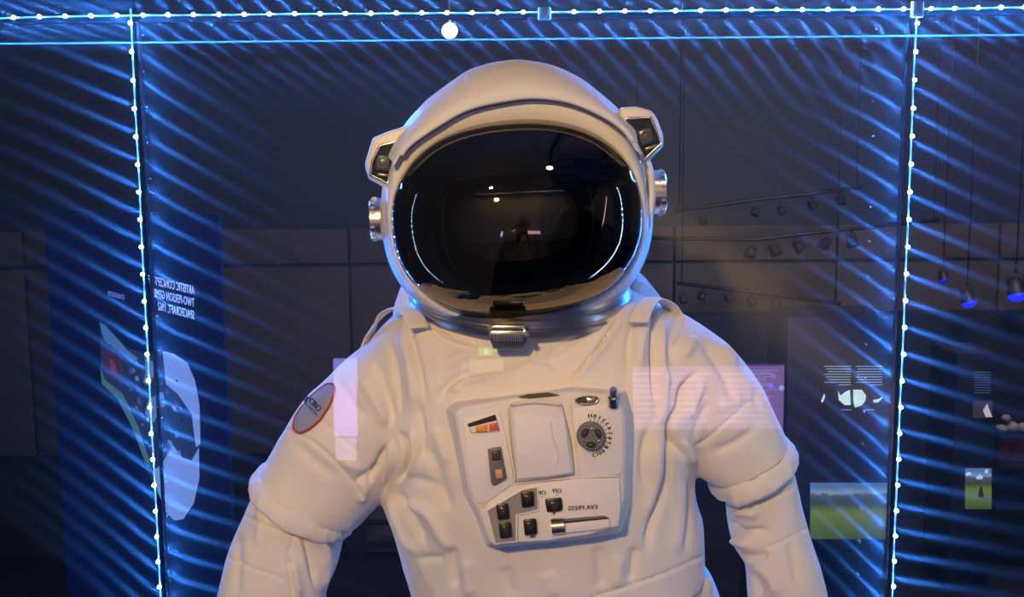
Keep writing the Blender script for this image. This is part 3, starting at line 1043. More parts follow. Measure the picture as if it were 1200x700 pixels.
for a0 in (90, 210, 330):
    link('dial_screw', me_from(lathe_bm([(0.0016, 0), (0.0014, 0.0008), (0, 0.0009)], dc + dn * 0.0125 + dx_ * (10 * k_ * math.cos(math.radians(a0))) + dy_ * (10 * k_ * math.sin(math.radians(a0))), dn, 12)), chrome, dial)
marks = ['H', '0', '1', '2', '3', '4', '5', '6', '7', '8', '9', '10', 'C']
for i, s in enumerate(marks):
    a = math.radians(92 - i * 172 / 12)
    rr = 23.5 * k_
    o = dc + dn * 0.0006 + dx_ * (rr * math.cos(a)) + dy_ * (rr * math.sin(a))
    rad = dx_ * math.cos(a) + dy_ * math.sin(a)
    tan = dx_ * math.sin(a) - dy_ * math.cos(a)
    text('dial_marking', s, 0.0064, o, -tan, rad, ink, chest, bold=0.0003)
    p0 = dc + dn * 0.0006 + rad * (18.2 * k_)
    link('dial_tick', me_from(tube_bm([p0, p0 + rad * 0.0015], 0.0005, 6)), ink, chest)
# chrome fittings on the upper right
slot = slab('oval_slot', [(674, 469), (678, 465.5), (690, 464), (699, 465.5), (701, 469), (697, 472.5), (686, 474), (677, 472.5)], 0.0, 0.003, mat('dark_recess', (0.05, 0.045, 0.04), 0.5))
link('slot_rim', me_from(tube_bm(smooth_path([F(674, 469, .003), F(678, 465.5, .003), F(690, 464, .003), F(699, 465.5, .003), F(701, 469, .003), F(697, 472.5, .003), F(686, 474, .003), F(677, 472.5, .003)], 4, closed=True), 0.0010, 8, closed=True)), chrome, slot)
slab('slot_lever', [(687, 466), (697.5, 466.3), (699, 469), (696, 472.5), (687, 473)], 0.002, 0.006, chrome, 0.001, parent=slot)
c = F(718.5, 476, 0.004)
link('valve_stem', me_from(lathe_bm([(0.0058, 0), (0.0060, 0.001), (0.0060, 0.0105), (0.0052, 0.0115), (0.0042, 0.0118), (0.0042, 0.020), (0.0036, 0.0212), (0, 0.0212)], c, (0, -0.25, 1), 28), sharp=35), steel, chest, smooth=False, label='short chrome valve stem')
# lower panel: sunken steel tray with switches
tray = slab('switch_tray', [(572, 600), (612, 576), (629, 572), (630, 597), (604, 603), (604, 634), (581, 637)], 0.0042, 0.0052, mat('tray_grey', (0.36, 0.33, 0.30), 0.4, 0.3), label='stepped grey metal tray behind the switches')
link('tray_lip', me_from(tube_bm([F(u, v, .0055) for u, v in [(571, 599), (611, 575), (630, 571), (631, 599), (606, 604), (606, 635), (580, 638)]], 0.0011, 6, closed=True)), panelm, tray)


def switch(poly, tall=0.010, stub=None):
    sw = slab('rocker_switch', poly, 0.004, tall, black, 0.0018, label='black rocker switch')
    cu = sum(p[0] for p in poly) / len(poly)
    cvv = sum(p[1] for p in poly) / len(poly)
    in_ = [(cu + (u - cu) * 0.55, cvv + (v - cvv) * 0.5) for u, v in poly]
    slab('switch_rocker', in_, tall - 0.001, tall + 0.0022, mat('switch_gloss', (0.03, 0.03, 0.033), 0.2), 0.0012, parent=sw)
    if stub:
        slab('switch_stub', stub, 0.004, 0.007, darkmetal, parent=sw)


switch([(610, 577), (625, 575.5), (626, 593), (612, 595.5)], 0.012)
switch([(581, 591.5), (595, 589.5), (597, 608), (583.5, 610)], 0.012)
switch([(584, 613), (598.5, 611.5), (600, 630), (586, 631.5)], 0.012)
switch([(613, 609), (628, 607.5), (629.5, 625.5), (615, 628)], 0.012, [(621, 626), (627, 625.5), (627, 630), (621, 630.5)])
switch([(638.5, 585), (658, 583), (659.5, 597), (655, 600), (641, 600.5)], 0.010, [(647, 599), (651, 599), (650, 603.5), (648, 603.5)])
mx = Vector((-1, 0, 0.01))
upv = (F(650, 570) - F(650, 590)).normalized()
text('panel_lettering', 'ON', 0.0062, F(634.6, 578, 0.0046), mx, upv, ink, chest, bold=0.0002)
text('panel_lettering', 'OFF', 0.0062, F(652.5, 575.8, 0.0046), mx, upv, ink, chest, bold=0.0002)
text('panel_lettering', 'EVA PRESS', 0.0070, F(683, 595.5, 0.0046), Vector((-1, 0, -0.05)), upv, ink, chest, bold=0.0002)
for u, v in ((635.4, 582), (652.6, 580)):
    link('panel_dot', me_from(lathe_bm([(0.0006, 0), (0.0006, 0.0003), (0, 0.0003)], F(u, v, 0.0042), (0, -1, 0), 8)), ink, chest)
sl = slab('lever_slot', [(644, 611), (650, 609), (709, 604.5), (713, 608), (715, 614), (690, 612), (662, 615)], 0.0035, 0.0046, mat('slot_grey', (0.17, 0.16, 0.16), 0.5))
slab('slot_gap', [(660, 611.5), (713, 606.5), (714, 608), (660, 614.2)], 0.0045, 0.0052, black, parent=sl)
slab('slot_bar', [(660, 614), (713, 608.5), (716, 618), (700, 621.5), (661, 625.5)], 0.0035, 0.0085, panelm, 0.001, parent=sl)
bm = tube_bm([F(646, 617.5, 0.007), F(661, 616, 0.007)], 0.0088, 24)
link('slide_lever', me_from(bm, sharp=40), chrome, sl, label='chrome sliding lever', smooth=False)
# stitched piping between the panels and corner ties
for pts in ([(595, 478), (598, 520), (604, 566)], [(668, 474), (674, 520), (679, 560)], [(549, 577), (558, 590), (569, 594)], [(604, 567), (640, 563), (680, 560), (727, 558)]):
    link('box_piping', me_from(tube_bm(smooth_path([F(u, v, 0.002) for u, v in pts], 6), 0.0011, 8)), cloth, chest)

# ---- shoulder patch (lies on the left sleeve)
def on_body(u, v):
    """point of the upper garment seen at pixel u, v, with its normal"""
    d = (_F + _R * ((u - 600) / FPX) + _U * ((350 - v) / FPX)).normalized()
    hit, loc, nr, idx = BODY.ray_cast(CAM, d)
    return (loc, nr) if hit else (P(u, v, -0.05), Vector((0, -1, 0)))


BODY = bpy.data.objects['upper_garment']
bpy.context.view_layer.update()
# oval, long axis lower-left to upper-right, clipped on the sleeve's curve
pc, pn = on_body(368, 478)
pn = Vector((-0.45, -0.85, 0.25)).normalized()
ax1 = (P(396, 451, pc.y + 0.01) - P(346, 500, pc.y - 0.0)).normalized()
ax1 = (ax1 - pn * ax1.dot(pn)).normalized()
ax2 = pn.cross(ax1).normalized()


def patch_pt(s, t, lift):
    """sleeve surface under the patch coordinates s (long) and t (across), in metres"""
    q = pc + ax1 * s + ax2 * t
    hit, loc, nr, idx = BODY.ray_cast(q + pn * 0.10, -pn)
    if not hit:
        loc, nr = q, pn
    return loc + pn * lift


def patch_grid(ra, rb, lift, m, name, parent):
    bm = bmesh.new()
    NR, NA = 10, 48
    c = bm.verts.new(patch_pt(0, 0, lift))
    prev = None
    for i in range(1, NR + 1):
        ring = []
        for j in range(NA):
            t = 2 * PI * j / NA
            ring.append(bm.verts.new(patch_pt(ra * i / NR * math.cos(t), rb * i / NR * math.sin(t), lift)))
        for j in range(NA):
            if prev is None:
                bm.faces.new((c, ring[j], ring[(j + 1) % NA]))
            else:
                bm.faces.new((prev[j], ring[j], ring[(j + 1) % NA], prev[(j + 1) % NA]))
        prev = ring
    me = me_from(bm)
    me = apply_mods(me, [('SOLIDIFY', dict(thickness=0.001, offset=0))])
    return link(name, me, m, parent)


RA, RB = 0.0345, 0.0215
patch = patch_grid(RA, RB, 0.0022, mat('patch_grey', (0.30, 0.33, 0.45), 0.8, bump=0.2, bscale=1500, bdist=0.0003), 'shoulder_patch', suit)
patch['label'] = 'oval grey-blue patch with red border and lettering on the sleeve'
bpts = [patch_pt(RA * math.cos(2 * PI * j / 60), RB * math.sin(2 * PI * j / 60), 0.0028) for j in range(60)]
link('patch_border', me_from(tube_bm(bpts, 0.0013, 8, closed=True)), mat('patch_red', (0.50, 0.06, 0.06), 0.7), patch)
tx = (P(384, 486, pc.y) - P(364, 472, pc.y)).normalized()
tx = (tx - pn * tx.dot(pn)).normalized()
ty = pn.cross(tx)
if ty.z < 0:
    ty = -ty
o0 = patch_pt(0, 0, 0.0048)
q0, _ = on_body(374, 477)
text('patch_lettering', 'CIRCLE', 0.0088, q0 + pn * 0.0052, tx * 0.9, ty * 1.15, ink, patch, bold=0.0003)
q1, _ = on_body(370, 482.5)
text('patch_lettering', 'CARTAGE', 0.0062, q1 + pn * 0.0052, tx * 0.9, ty, mat('patch_ink_blue', (0.04, 0.06, 0.12), 0.7), patch)
q2, _ = on_body(363.5, 470.5)
pts = [q2 + pn * 0.0045 + tx * (0.0042 * math.cos(math.radians(a))) + ty * (0.0048 * math.sin(math.radians(a))) for a in range(50, 320, 18)]
link('patch_emblem', me_from(tube_bm(pts, [0.0005 + 0.0009 * math.sin(PI * i / (len(pts) - 1)) for i in range(len(pts))], 6)), mat('patch_blue', (0.05, 0.12, 0.40), 0.6), patch)

# ================================================================== GALLERY BEHIND THE CASE
# glass reflection of a wall mural, built as a glowing board with reversed words
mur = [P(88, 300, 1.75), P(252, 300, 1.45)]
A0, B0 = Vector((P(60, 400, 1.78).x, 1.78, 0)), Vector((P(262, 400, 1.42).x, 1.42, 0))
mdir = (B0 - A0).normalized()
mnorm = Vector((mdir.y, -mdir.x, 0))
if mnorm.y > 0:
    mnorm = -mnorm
mural = thing('mural_reflection', A0, 'reflection of a dark blue graphic panel, built as a board left of the suit, with white reversed lettering and capsule picture', 'display panel')
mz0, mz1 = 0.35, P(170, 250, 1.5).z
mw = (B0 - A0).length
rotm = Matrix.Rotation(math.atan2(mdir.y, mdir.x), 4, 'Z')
box('panel', (A0 + B0) / 2 + Vector((0, 0, (mz0 + mz1) / 2)) - mnorm * 0.006, (mw, 0.010, mz1 - mz0), mat('reflected_mural_blue', (0.004, 0.008, 0.045), 0.5, emit=(0.01, 0.03, 0.20), estr=0.12), mural, rot=rotm)


def M(u, v, lift=0.0):
    """point of the mural reflection plane seen at pixel u, v"""
    d = _F + _R * ((u - 600) / FPX) + _U * ((350 - v) / FPX)
    t = (A0 - CAM).dot(mnorm) / d.dot(mnorm)
    return CAM + d * t + mnorm * (lift + 0.0015)


def flat_poly(name, pts, m, parent, fn, lift=0.0, th=0.001, label=None):
    f = [fn(u, v, lift) for u, v in pts]
    b = [fn(u, v, lift - th) for u, v in pts]
    return link(name, me_from(prism(f, b)), m, parent, label, smooth=False)


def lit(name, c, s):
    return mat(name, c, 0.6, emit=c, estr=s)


mw_ = lit('reflected_print_white', (0.40, 0.54, 0.95), 0.8)
capw = lit('reflected_print_pale_blue', (0.30, 0.46, 0.85), 0.50)
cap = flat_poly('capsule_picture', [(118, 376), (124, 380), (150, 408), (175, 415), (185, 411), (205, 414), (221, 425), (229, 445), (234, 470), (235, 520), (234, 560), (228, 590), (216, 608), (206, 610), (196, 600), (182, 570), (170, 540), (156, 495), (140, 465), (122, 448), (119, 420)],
                lit('reflected_print_dark_hull', (0.05, 0.08, 0.16), 0.25), mural, M, 0.0015, label='reflection of a cutaway picture of a space capsule')
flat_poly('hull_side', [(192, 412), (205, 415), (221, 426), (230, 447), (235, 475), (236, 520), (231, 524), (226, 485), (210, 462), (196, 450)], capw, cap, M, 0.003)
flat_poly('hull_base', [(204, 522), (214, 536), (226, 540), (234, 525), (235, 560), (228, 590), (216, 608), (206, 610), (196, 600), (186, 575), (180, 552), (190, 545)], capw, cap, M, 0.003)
flat_poly('nose_band', [(118, 378), (125, 382), (150, 410), (163, 420), (157, 425), (140, 410), (124, 400)], lit('reflected_print_teal', (0.12, 0.30, 0.50), 0.4), cap, M, 0.003)
flat_poly('keel_band', [(119, 430), (124, 445), (145, 462), (163, 500), (178, 545), (174, 548), (156, 500), (139, 467), (121, 450)], lit('reflected_print_green', (0.12, 0.28, 0.25), 0.4), cap, M, 0.003)
flat_poly('red_hatch', [(129, 420), (136, 424), (139, 437), (133, 438)], lit('reflected_print_red', (0.40, 0.07, 0.14), 0.35), cap, M, 0.003)
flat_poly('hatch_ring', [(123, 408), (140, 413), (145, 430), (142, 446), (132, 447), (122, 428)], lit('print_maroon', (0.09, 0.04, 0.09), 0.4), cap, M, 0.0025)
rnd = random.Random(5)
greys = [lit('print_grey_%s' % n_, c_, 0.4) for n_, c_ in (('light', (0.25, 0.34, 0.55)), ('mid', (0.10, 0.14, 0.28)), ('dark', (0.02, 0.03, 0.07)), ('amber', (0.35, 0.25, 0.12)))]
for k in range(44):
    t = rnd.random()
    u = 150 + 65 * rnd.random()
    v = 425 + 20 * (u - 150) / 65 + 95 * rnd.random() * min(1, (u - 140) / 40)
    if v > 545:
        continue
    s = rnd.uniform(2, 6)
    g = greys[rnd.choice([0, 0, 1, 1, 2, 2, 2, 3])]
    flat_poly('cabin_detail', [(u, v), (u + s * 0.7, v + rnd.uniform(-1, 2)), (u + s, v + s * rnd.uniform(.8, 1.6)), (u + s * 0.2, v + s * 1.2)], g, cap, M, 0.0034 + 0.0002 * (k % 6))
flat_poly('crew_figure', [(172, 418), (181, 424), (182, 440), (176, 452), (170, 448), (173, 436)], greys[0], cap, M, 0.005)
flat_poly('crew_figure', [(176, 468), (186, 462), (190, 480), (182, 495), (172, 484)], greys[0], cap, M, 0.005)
for (u, v, s, body) in ((199, 338, 1, 'ARTISTIC CONCEPT OF'), (199, 353, 1, 'TWO-PERSON GEMINI'), (204, 368, 1, 'SPACECRAFT, 1962')):
    pass
rowdx = (M(229, 344) - M(175, 330))
up = Vector((0, 0, 1))
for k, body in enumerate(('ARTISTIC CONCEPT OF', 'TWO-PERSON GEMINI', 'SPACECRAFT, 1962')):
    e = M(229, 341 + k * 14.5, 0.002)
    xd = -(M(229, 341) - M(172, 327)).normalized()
    text('reflected_lettering', body, 0.033, e, xd * 0.50, up, mw_, mural, bold=0.0004, align='LEFT')
text('reflected_lettering', 'STARGAZER', 0.020, M(147, 349, 0.002), -(M(229, 341) - M(172, 327)).normalized() * 0.62, up, lit('reflected_print_dim', (0.22, 0.36, 0.8), 0.4), mural, bold=0.0008, align='LEFT')
text('reflected_lettering', 'NASA', 0.008, M(229, 397, 0.002), -(M(229, 341) - M(172, 327)).normalized() * 0.9, up, greys[1], mural, align='LEFT')

# ---- kiosk at the right with a text screen and a landscape screen
YK = 1.9


def kiosk(u0, u1, v0, y, label, depth=0.25):
    a, b = P(u0, v0, y), P(u1, v0, y)
    t = thing('info_kiosk', ((a.x + b.x) / 2, y + depth / 2, 0), label, 'kiosk')
    box('body', ((a.x + b.x) / 2, y + depth / 2 + 0.003, a.z / 2), (b.x - a.x, depth, a.z), mat('kiosk_navy', (0.010, 0.016, 0.035), 0.5), t, bev=0.004)
    return t


def K(y):
    return lambda u, v, lift=0.0: P(u, v, y - 0.002 - lift)


def picture(name, quad, y, parent, label, tower=False):
    (u0, v0), (u1, v1) = quad
    k = K(y)
    m = bpy.data.materials.get('landscape_screen') or bpy.data.materials.new('landscape_screen')
    m.use_nodes = True
    nt = m.node_tree
    if len(nt.nodes) < 4:
        nt.nodes.clear()
        out = nt.nodes.new('ShaderNodeOutputMaterial')
        em = nt.nodes.new('ShaderNodeEmission')
        tc = nt.nodes.new('ShaderNodeTexCoord')
        sep = nt.nodes.new('ShaderNodeSeparateXYZ')
        nt.links.new(tc.outputs['Generated'], sep.inputs[0])
        ns = nt.nodes.new('ShaderNodeTexNoise')
        ns.inputs['Scale'].default_value = 9
        ns.inputs['Detail'].default_value = 6
        nt.links.new(tc.outputs['Generated'], ns.inputs['Vector'])
        ma = nt.nodes.new('ShaderNodeMath')
        ma.operation = 'MULTIPLY_ADD'
        ma.inputs[1].default_value = 0.16
        nt.links.new(ns.outputs['Fac'], ma.inputs[0])
        nt.links.new(sep.outputs[2], ma.inputs[2])
        cr = nt.nodes.new('ShaderNodeValToRGB')
        cr.color_ramp.elements[0].position = 0.0
        cr.color_ramp.elements[0].color = (0.030, 0.055, 0.012, 1)
        cr.color_ramp.elements[1].position = 1.0
        cr.color_ramp.elements[1].color = (0.06, 0.12, 0.26, 1)
        for pos, c in ((0.35, (0.075, 0.11, 0.02)), (0.55, (0.10, 0.14, 0.03)), (0.68, (0.05, 0.07, 0.03)), (0.72, (0.03, 0.045, 0.05)), (0.85, (0.05, 0.07, 0.10)), (0.90, (0.16, 0.22, 0.32))):
            e = cr.color_ramp.elements.new(pos)
            e.color = (*c, 1)
        nt.links.new(ma.outputs[0], cr.inputs[0])
        nt.links.new(cr.outputs[0], em.inputs[0])
        em.inputs[1].default_value = 1.3
        nt.links.new(em.outputs[0], out.inputs[0])
    return flat_poly(name, [(u0, v0), (u1, v0), (u1, v1), (u0, v1)], m, parent, k, 0.004, 0.004, label=label)


k1 = kiosk(924, 1046, 372, YK, 'dark navy information kiosk with grassy field picture, right of the suit')
picture('landscape_picture', ((949.5, 566), (1040, 632)), YK, k1, 'lit picture of a green field under a grey sky')
lt = lit('screen_text', (0.30, 0.42, 0.48), 0.55)
lw = lit('screen_pale_green', (0.55, 0.75, 0.55), 0.9)
kk = K(YK)
for r_ in range(8):
    v = 429 + r_ * 3.1
    for (u0, u1) in ((966 + (r_ % 3) * 2, 997), (1003 + (r_ % 2) * 2, 1034)):
        if r_ == 7:
            u0 = u1 - 14
        flat_poly('text_line', [(u0, v), (u1, v), (u1, v + 1.1), (u0, v + 1.1)], lt, k1, kk, 0.002)
flat_poly('globe_picture', [(982, 458), (985, 464), (990, 460), (996, 457), (997, 475), (990, 475), (983, 469)], lw, k1, kk, 0.002)
flat_poly('globe_picture', [(1000, 457), (1010, 457), (1015, 464), (1014, 470), (1010, 475), (1002, 478), (1000, 472)], lw, k1, kk, 0.002)
flat_poly('pale_mark', [(962, 471), (966, 461), (967, 465), (964, 472)], lw, k1, kk, 0.002)
flat_poly('pale_mark', [(1023, 469), (1029, 468), (1034, 465), (1034, 467), (1029, 472), (1024, 472)], lw, k1, kk, 0.002)
flat_poly('text_line', [(986, 480), (998, 480), (998, 481), (986, 481)], lt, k1, kk, 0.002)
flat_poly('text_line', [(1013, 480), (1025, 480), (1025, 481), (1013, 481)], lt, k1, kk, 0.002)

YK2 = 2.6
k2 = kiosk(1122, 1172, 415, YK2, 'narrow dark kiosk with a small sky and field picture, at the right edge')
picture('landscape_picture', ((1131, 549), (1162, 597)), YK2, k2, 'small lit picture of a meadow under clouds')
kk2 = K(YK2)
flat_poly('tower_silhouette', [(1148, 571), (1151, 571), (1153, 583), (1146, 583)], lit('tower_dark', (0.03, 0.04, 0.06), 0.3), k2, kk2, 0.006)
for (u, v, a, b) in ((1135, 556, 8, 3), (1148, 560, 9, 4), (1156, 553, 5, 4)):
    flat_poly('cloud_shape', [(u - a / 2, v), (u, v - b), (u + a / 2, v - 1), (u + a / 3, v + b / 2), (u - a / 3, v + b / 2)], lit('cloud_white', (0.45, 0.6, 0.75), 0.8), k2, kk2, 0.006)
for r_ in range(9):
    v = 436 + r_ * 3
    flat_poly('text_line', [(1141, v), (1161, v), (1161, v + 1), (1141, v + 1)], greys[1], k2, kk2, 0.002)
flat_poly('small_photo', [(1140, 470), (1163, 470), (1163, 490), (1140, 490)], lit('photo_dark', (0.05, 0.04, 0.05), 0.6), k2, kk2, 0.002)
flat_poly('photo_highlight', [(1152, 481), (1157, 473), (1160, 482), (1163, 489), (1155, 489)], lit('photo_warm', (0.6, 0.45, 0.4), 0.8), k2, kk2, 0.003)

# purple panel beside the right sleeve
YP = 1.7
t = thing('display_board', P(890, 478, YP), 'dim purple information panel behind the right shoulder', 'display panel')
kp = K(YP)
flat_poly('panel_face', [(850, 425), (919, 427), (918, 532), (850, 532)], lit('panel_violet', (0.045, 0.03, 0.12), 0.35), t, lambda u, v, l=0: P(u, v, YP - l), 0.0, 0.01)
for r_ in range(12):
    v = 434 + r_ * 7.6
    flat_poly('text_line', [(862, v), (912 - (r_ % 3) * 4, v), (912 - (r_ % 3) * 4, v + 1), (862, v + 1)], lit('panel_text', (0.16, 0.13, 0.30), 0.4), t, kp, 0.001)
for (u, v, c_) in ((906, 441, greys[1]), (904, 453, lit('dot_blue', (0.05, 0.08, 0.7), 0.6)), (916, 455, greys[0])):
    link('round_icon', me_from(lathe_bm([(0.008, 0), (0.008, 0.001), (0, 0.001)], P(u, v, YP - 0.004), (0, -1, 0), 20)), c_, t)
box('panel_stand', (P(885, 500, YP).x, YP + 0.03, P(0, 532, YP).z / 2), (0.05, 0.03, P(885, 532, YP).z), blackmat, t)
# tall olive exhibit beside it
t = thing('standing_exhibit', (P(930, 500, 2.4).x, 2.4, 0), 'tall dim olive rounded column standing left of the kiosk', 'exhibit')
rg = [ering(Vector((P(930, 500, 2.4).x, 2.4, z)), Vector((a, 0, 0)), Vector((0, a, 0)), 24) for z, a in
      ((0.0, .032), (P(930, 470, 2.2).z, .032), (P(930, 440, 2.2).z, .032), (P(930, 420, 2.2).z, .028), (P(930, 412, 2.2).z, .015))]
link('column', me_from(loft_bm(rg)), mat('olive_column', (0.09, 0.085, 0.05), 0.5), t)
link('lit_slot', me_from(lathe_bm([(0.001, 0), (0.005, 0.008), (0.006, 0.03), (0.003, 0.045)], P(924, 485, 2.35), (0, 0, 1), 12)), lit('slot_warm', (0.7, 0.5, 0.2), 0.7), t)

# ---- stepped dark mass of low partitions at the right, in front of the wall
box('low_partition', (P(1010, 400, 3.6).x, 3.6, P(1010, 366, 3.6).z / 2), (2.3, 0.1, P(1010, 366, 3.6).z), mat('partition_black_blue', (0.010, 0.016, 0.03), 0.6))
tag(bpy.data.objects['low_partition'], 'wide black partition below the track lights, behind the kiosk', 'partition')
# ---- shelf with stones and a red cloth at the right edge
YS = 2.8
t = thing('stone_shelf', P(1230, 600, YS), 'dark shelf unit cut by the right edge of the picture', 'shelf')
a, b = P(1168, 600, YS), P(1290, 600, YS)
for v in (512, 545, 596):
    z = P(1200, v, YS).z
    box('shelf_board', ((a.x + b.x) / 2, YS + 0.06, z - 0.006), (b.x - a.x, 0.14, 0.012), MATS['kiosk_navy'], t)
box('shelf_back', ((a.x + b.x) / 2, YS + 0.135, P(1200, 540, YS).z / 2 + 0.2), (b.x - a.x, 0.01, P(1200, 480, YS).z), MATS['kiosk_navy'], t)
stm = mat('pale_stone', (0.34, 0.32, 0.30), 0.8, var=0.2, vscale=40)
for i, (u, v, r) in enumerate(((1180, 505, 7), (1193, 502, 9), (1206, 505, 8), (1186, 494, 6))):
    bm = bmesh.new()
    bmesh.ops.create_icosphere(bm, subdivisions=3, radius=1)
    for q in bm.verts:
        q.co *= 1 + 0.15 * noise.noise(q.co * 1.6 + Vector((i * 4, 0, 0)))
    rr = r * mpp(YS)
    zz = P(1200, 512, YS).z + rr * 0.86 if v > 498 else P(u, v, YS).z
    bmesh.ops.scale(bm, vec=(rr, rr, rr * 0.75), verts=bm.verts)
    bmesh.ops.translate(bm, vec=(P(u, v, YS).x, YS + 0.05, zz), verts=bm.verts)
    tag(link('stone', me_from(bm), stm), 'pale rounded stone on the shelf at the right, %s' % ('leftmost one', 'large middle one', 'rightmost one', 'small top one')[i], 'stone', 'stones on the shelf')
rc = P(1195, 540, YS)
rg = []
bm = bmesh.new()
nx, ny = 22, 10
gv = [[bm.verts.new((P(1174 + i * 4, 545, YS).x, YS + 0.03 + 0.008 * math.sin(i * 1.3 + j * 0.3), P(1200, 516 + j * 3, YS).z)) for j in range(ny)] for i in range(nx)]
for i in range(nx - 1):
    for j in range(ny - 1):
        bm.faces.new((gv[i][j], gv[i + 1][j], gv[i + 1][j + 1], gv[i][j + 1]))
tag(link('red_cloth', apply_mods(me_from(bm), [('SOLIDIFY', dict(thickness=0.004))]), mat('red_cloth', (0.35, 0.02, 0.03), 0.8)), 'red cloth hanging below the stones at the right edge', 'cloth')

# ---- track lights
lampm = mat('track_black', (0.02, 0.02, 0.03), 0.5)


def track(pts, lamps, y, label, s=1.0, drop=10, lit_mat=None):
    p0 = P(*pts[0], y)
    t = thing('track_rail', p0, label, 'lighting track')
    link('rail', me_from(tube_bm([P(u, v, y) for u, v in pts], 0.010 * s, 6)), lampm, t)
    for u in (pts[0][0] + 6, pts[-1][0] - 6):
        v = pts[0][1] if u < (pts[0][0] + pts[-1][0]) / 2 else pts[-1][1]
        a = P(u, v, y)
        link('hanger', me_from(tube_bm([a, Vector((a.x, a.y, 3.6))], 0.003, 6)), lampm, t)
    return t


def spot(u, v, y, label, s=1.0, ang=0.4, group='track spotlights', lens=None, rod=False):
    c = P(u, v, y)
    t = thing('track_spotlight', c, label, 'spotlight', group)
    ax = Vector((math.sin(ang), -0.35, -math.cos(ang)))
    link('lamp_head', me_from(lathe_bm([(0.012 * s, -0.028 * s), (0.022 * s, -0.02 * s), (0.027 * s, 0.0), (0.032 * s, 0.03 * s), (0.034 * s, 0.036 * s), (0.028 * s, 0.034 * s), (0.0, 0.028 * s)], c, ax, 20), sharp=50), lampm, t, smooth=False)
    link('yoke', me_from(tube_bm([c + Vector((0.030 * s, 0, 0)), c + Vector((0.028 * s, 0, 0.035 * s)), c + Vector((0, 0, 0.045 * s)), c + Vector((-0.028 * s, 0, 0.035 * s)), c + Vector((-0.030 * s, 0, 0))], 0.003 * s, 6)), lampm, t)
    link('mount', me_from(tube_bm([c + Vector((0, 0, 0.045 * s)), c + Vector((0, 0, 0.075 * s))], 0.006 * s, 6)), lampm, t)
    if lens or rod:
        link('hanging_rod', me_from(tube_bm([c + Vector((0, 0, 0.07 * s)), Vector((c.x, c.y, 3.6))], 0.004, 6)), lampm, t)
    if lens:
        link('lamp_lens', me_from(lathe_bm([(0.033 * s, 0.0), (0.030 * s, 0.012 * s), (0.018 * s, 0.022 * s), (0.0, 0.026 * s)], c + ax * 0.034 * s, ax, 20)), lens, t)
    return t


track([(740, 279), (885, 281), (980, 270), (1100, 258)], None, 4.0, 'upper dark lighting track bending up to the right of the helmet')
track([(793, 332), (880, 342), (985, 356)], None, 3.8, 'lower dark lighting track sloping down above the right shoulder')
track([(790, 248), (823, 243), (886, 234), (951, 227), (1010, 219)], None, 4.1, 'dim high lighting track against the dark strip right of the helmet')
ordn = ('first', 'second', 'third', 'fourth', 'fifth', 'sixth', 'seventh')
for i, (u, v) in enumerate(((880, 294), (907, 292), (935, 288), (968, 284), (998, 282))):
    spot(u, v, 4.0, '%s dark spotlight from the left hanging under the upper track' % ordn[i], 0.9, (-0.3, 0.5, 0.7, -0.6, 0.2)[i])
for i, (u, v) in enumerate(((800, 350), (823, 346), (853, 348), (880, 353), (909, 357), (931, 358), (952, 361))):
    spot(u, v, 3.8, '%s small dark spotlight from the left hanging under the lower track' % ordn[i], 0.62, (0.3, -0.4, 0.5, 0.6, 0.1, -0.3, 0.4)[i])
for i, (u, v) in enumerate(((823, 257), (886, 247), (915, 246), (951, 240), (985, 234))):
    spot(u, v, 4.1, '%s dim spotlight from the left against the dark ceiling strip above the upper track' % ordn[i], 0.7, (0.3, -0.4, 0.5, 0.6, 0.1)[i])
bl = mat('blue_lamp_lens', (0.02, 0.03, 0.9), 0.3, emit=(0.010, 0.02, 1.0), estr=1.6)
spot(1133, 346, 3.4, 'spotlight with glowing blue lens, left one of the two blue lamps at the right edge', 0.95, 0.2, 'blue spotlights', bl)
spot(1190, 334, 3.4, 'larger spotlight with glowing blue lens cut near the right edge of the picture', 1.25, 0.1, 'blue spotlights', bl)
bl2 = mat('violet_lamp_lens', (0.02, 0.01, 0.5), 0.3, emit=(0.03, 0.01, 0.5), estr=0.5)
spot(1105, 322, 3.6, 'dim violet spotlight left of the two glowing blue lamps', 0.7, 0.1, 'blue spotlights', bl2)
# warm downlight over the top light strip
t = thing('warm_downlight', P(527, 36, 3.0), 'round warm white lamp glowing just below the top light strip', 'lamp')
c = P(527, 36, 3.0)
bm = bmesh.new()
bmesh.ops.create_uvsphere(bm, u_segments=20, v_segments=12, radius=0.030)
bmesh.ops.translate(bm, vec=c, verts=bm.verts)
link('bulb', me_from(bm), mat('warm_bulb', (1, 0.8, 0.5), 0.4, emit=(1.0, 0.62, 0.28), estr=30), t)
link('lamp_stem', me_from(tube_bm([c + Vector((0, 0, 0.03)), Vector((c.x, c.y, 3.6))], 0.006, 8)), lampm, t)

# dark door frame / uprights low at the left of the suit
YD = 3.0
t = thing('display_rack', (P(417, 600, YD).x, YD, 0), 'dark rack with upright and cross rails seen between left arm and torso', 'rack')
box('upright', (P(417, 600, YD).x, YD, P(417, 560, YD).z / 2), (0.075, 0.05, P(417, 560, YD).z), blackmat, t)
for v in (616, 642):
    c = P(440, v, YD)
    box('cross_rail', (c.x, YD + 0.04, c.z), (0.7, 0.03, 0.014), blackmat, t)
box('rack_box', P(458, 634, YD), (0.09, 0.06, 0.022), blackmat, t, bev=0.003)
box('kicker', (P(440, 690, YD).x, YD + 0.1, 0.3), (0.5, 0.02, 0.6), wallm, t)

# ================================================================== ROOM BEHIND THE CAMERA (mirrored in glass and visor)
def behind(u, v, depth):
    """where a thing must stand for the front pane to mirror it at pixel (u, v); depth = its mirrored distance plane"""
    p = P(u, v, depth)
    return Vector((p.x, 2 * (-0.663) - depth, p.z))


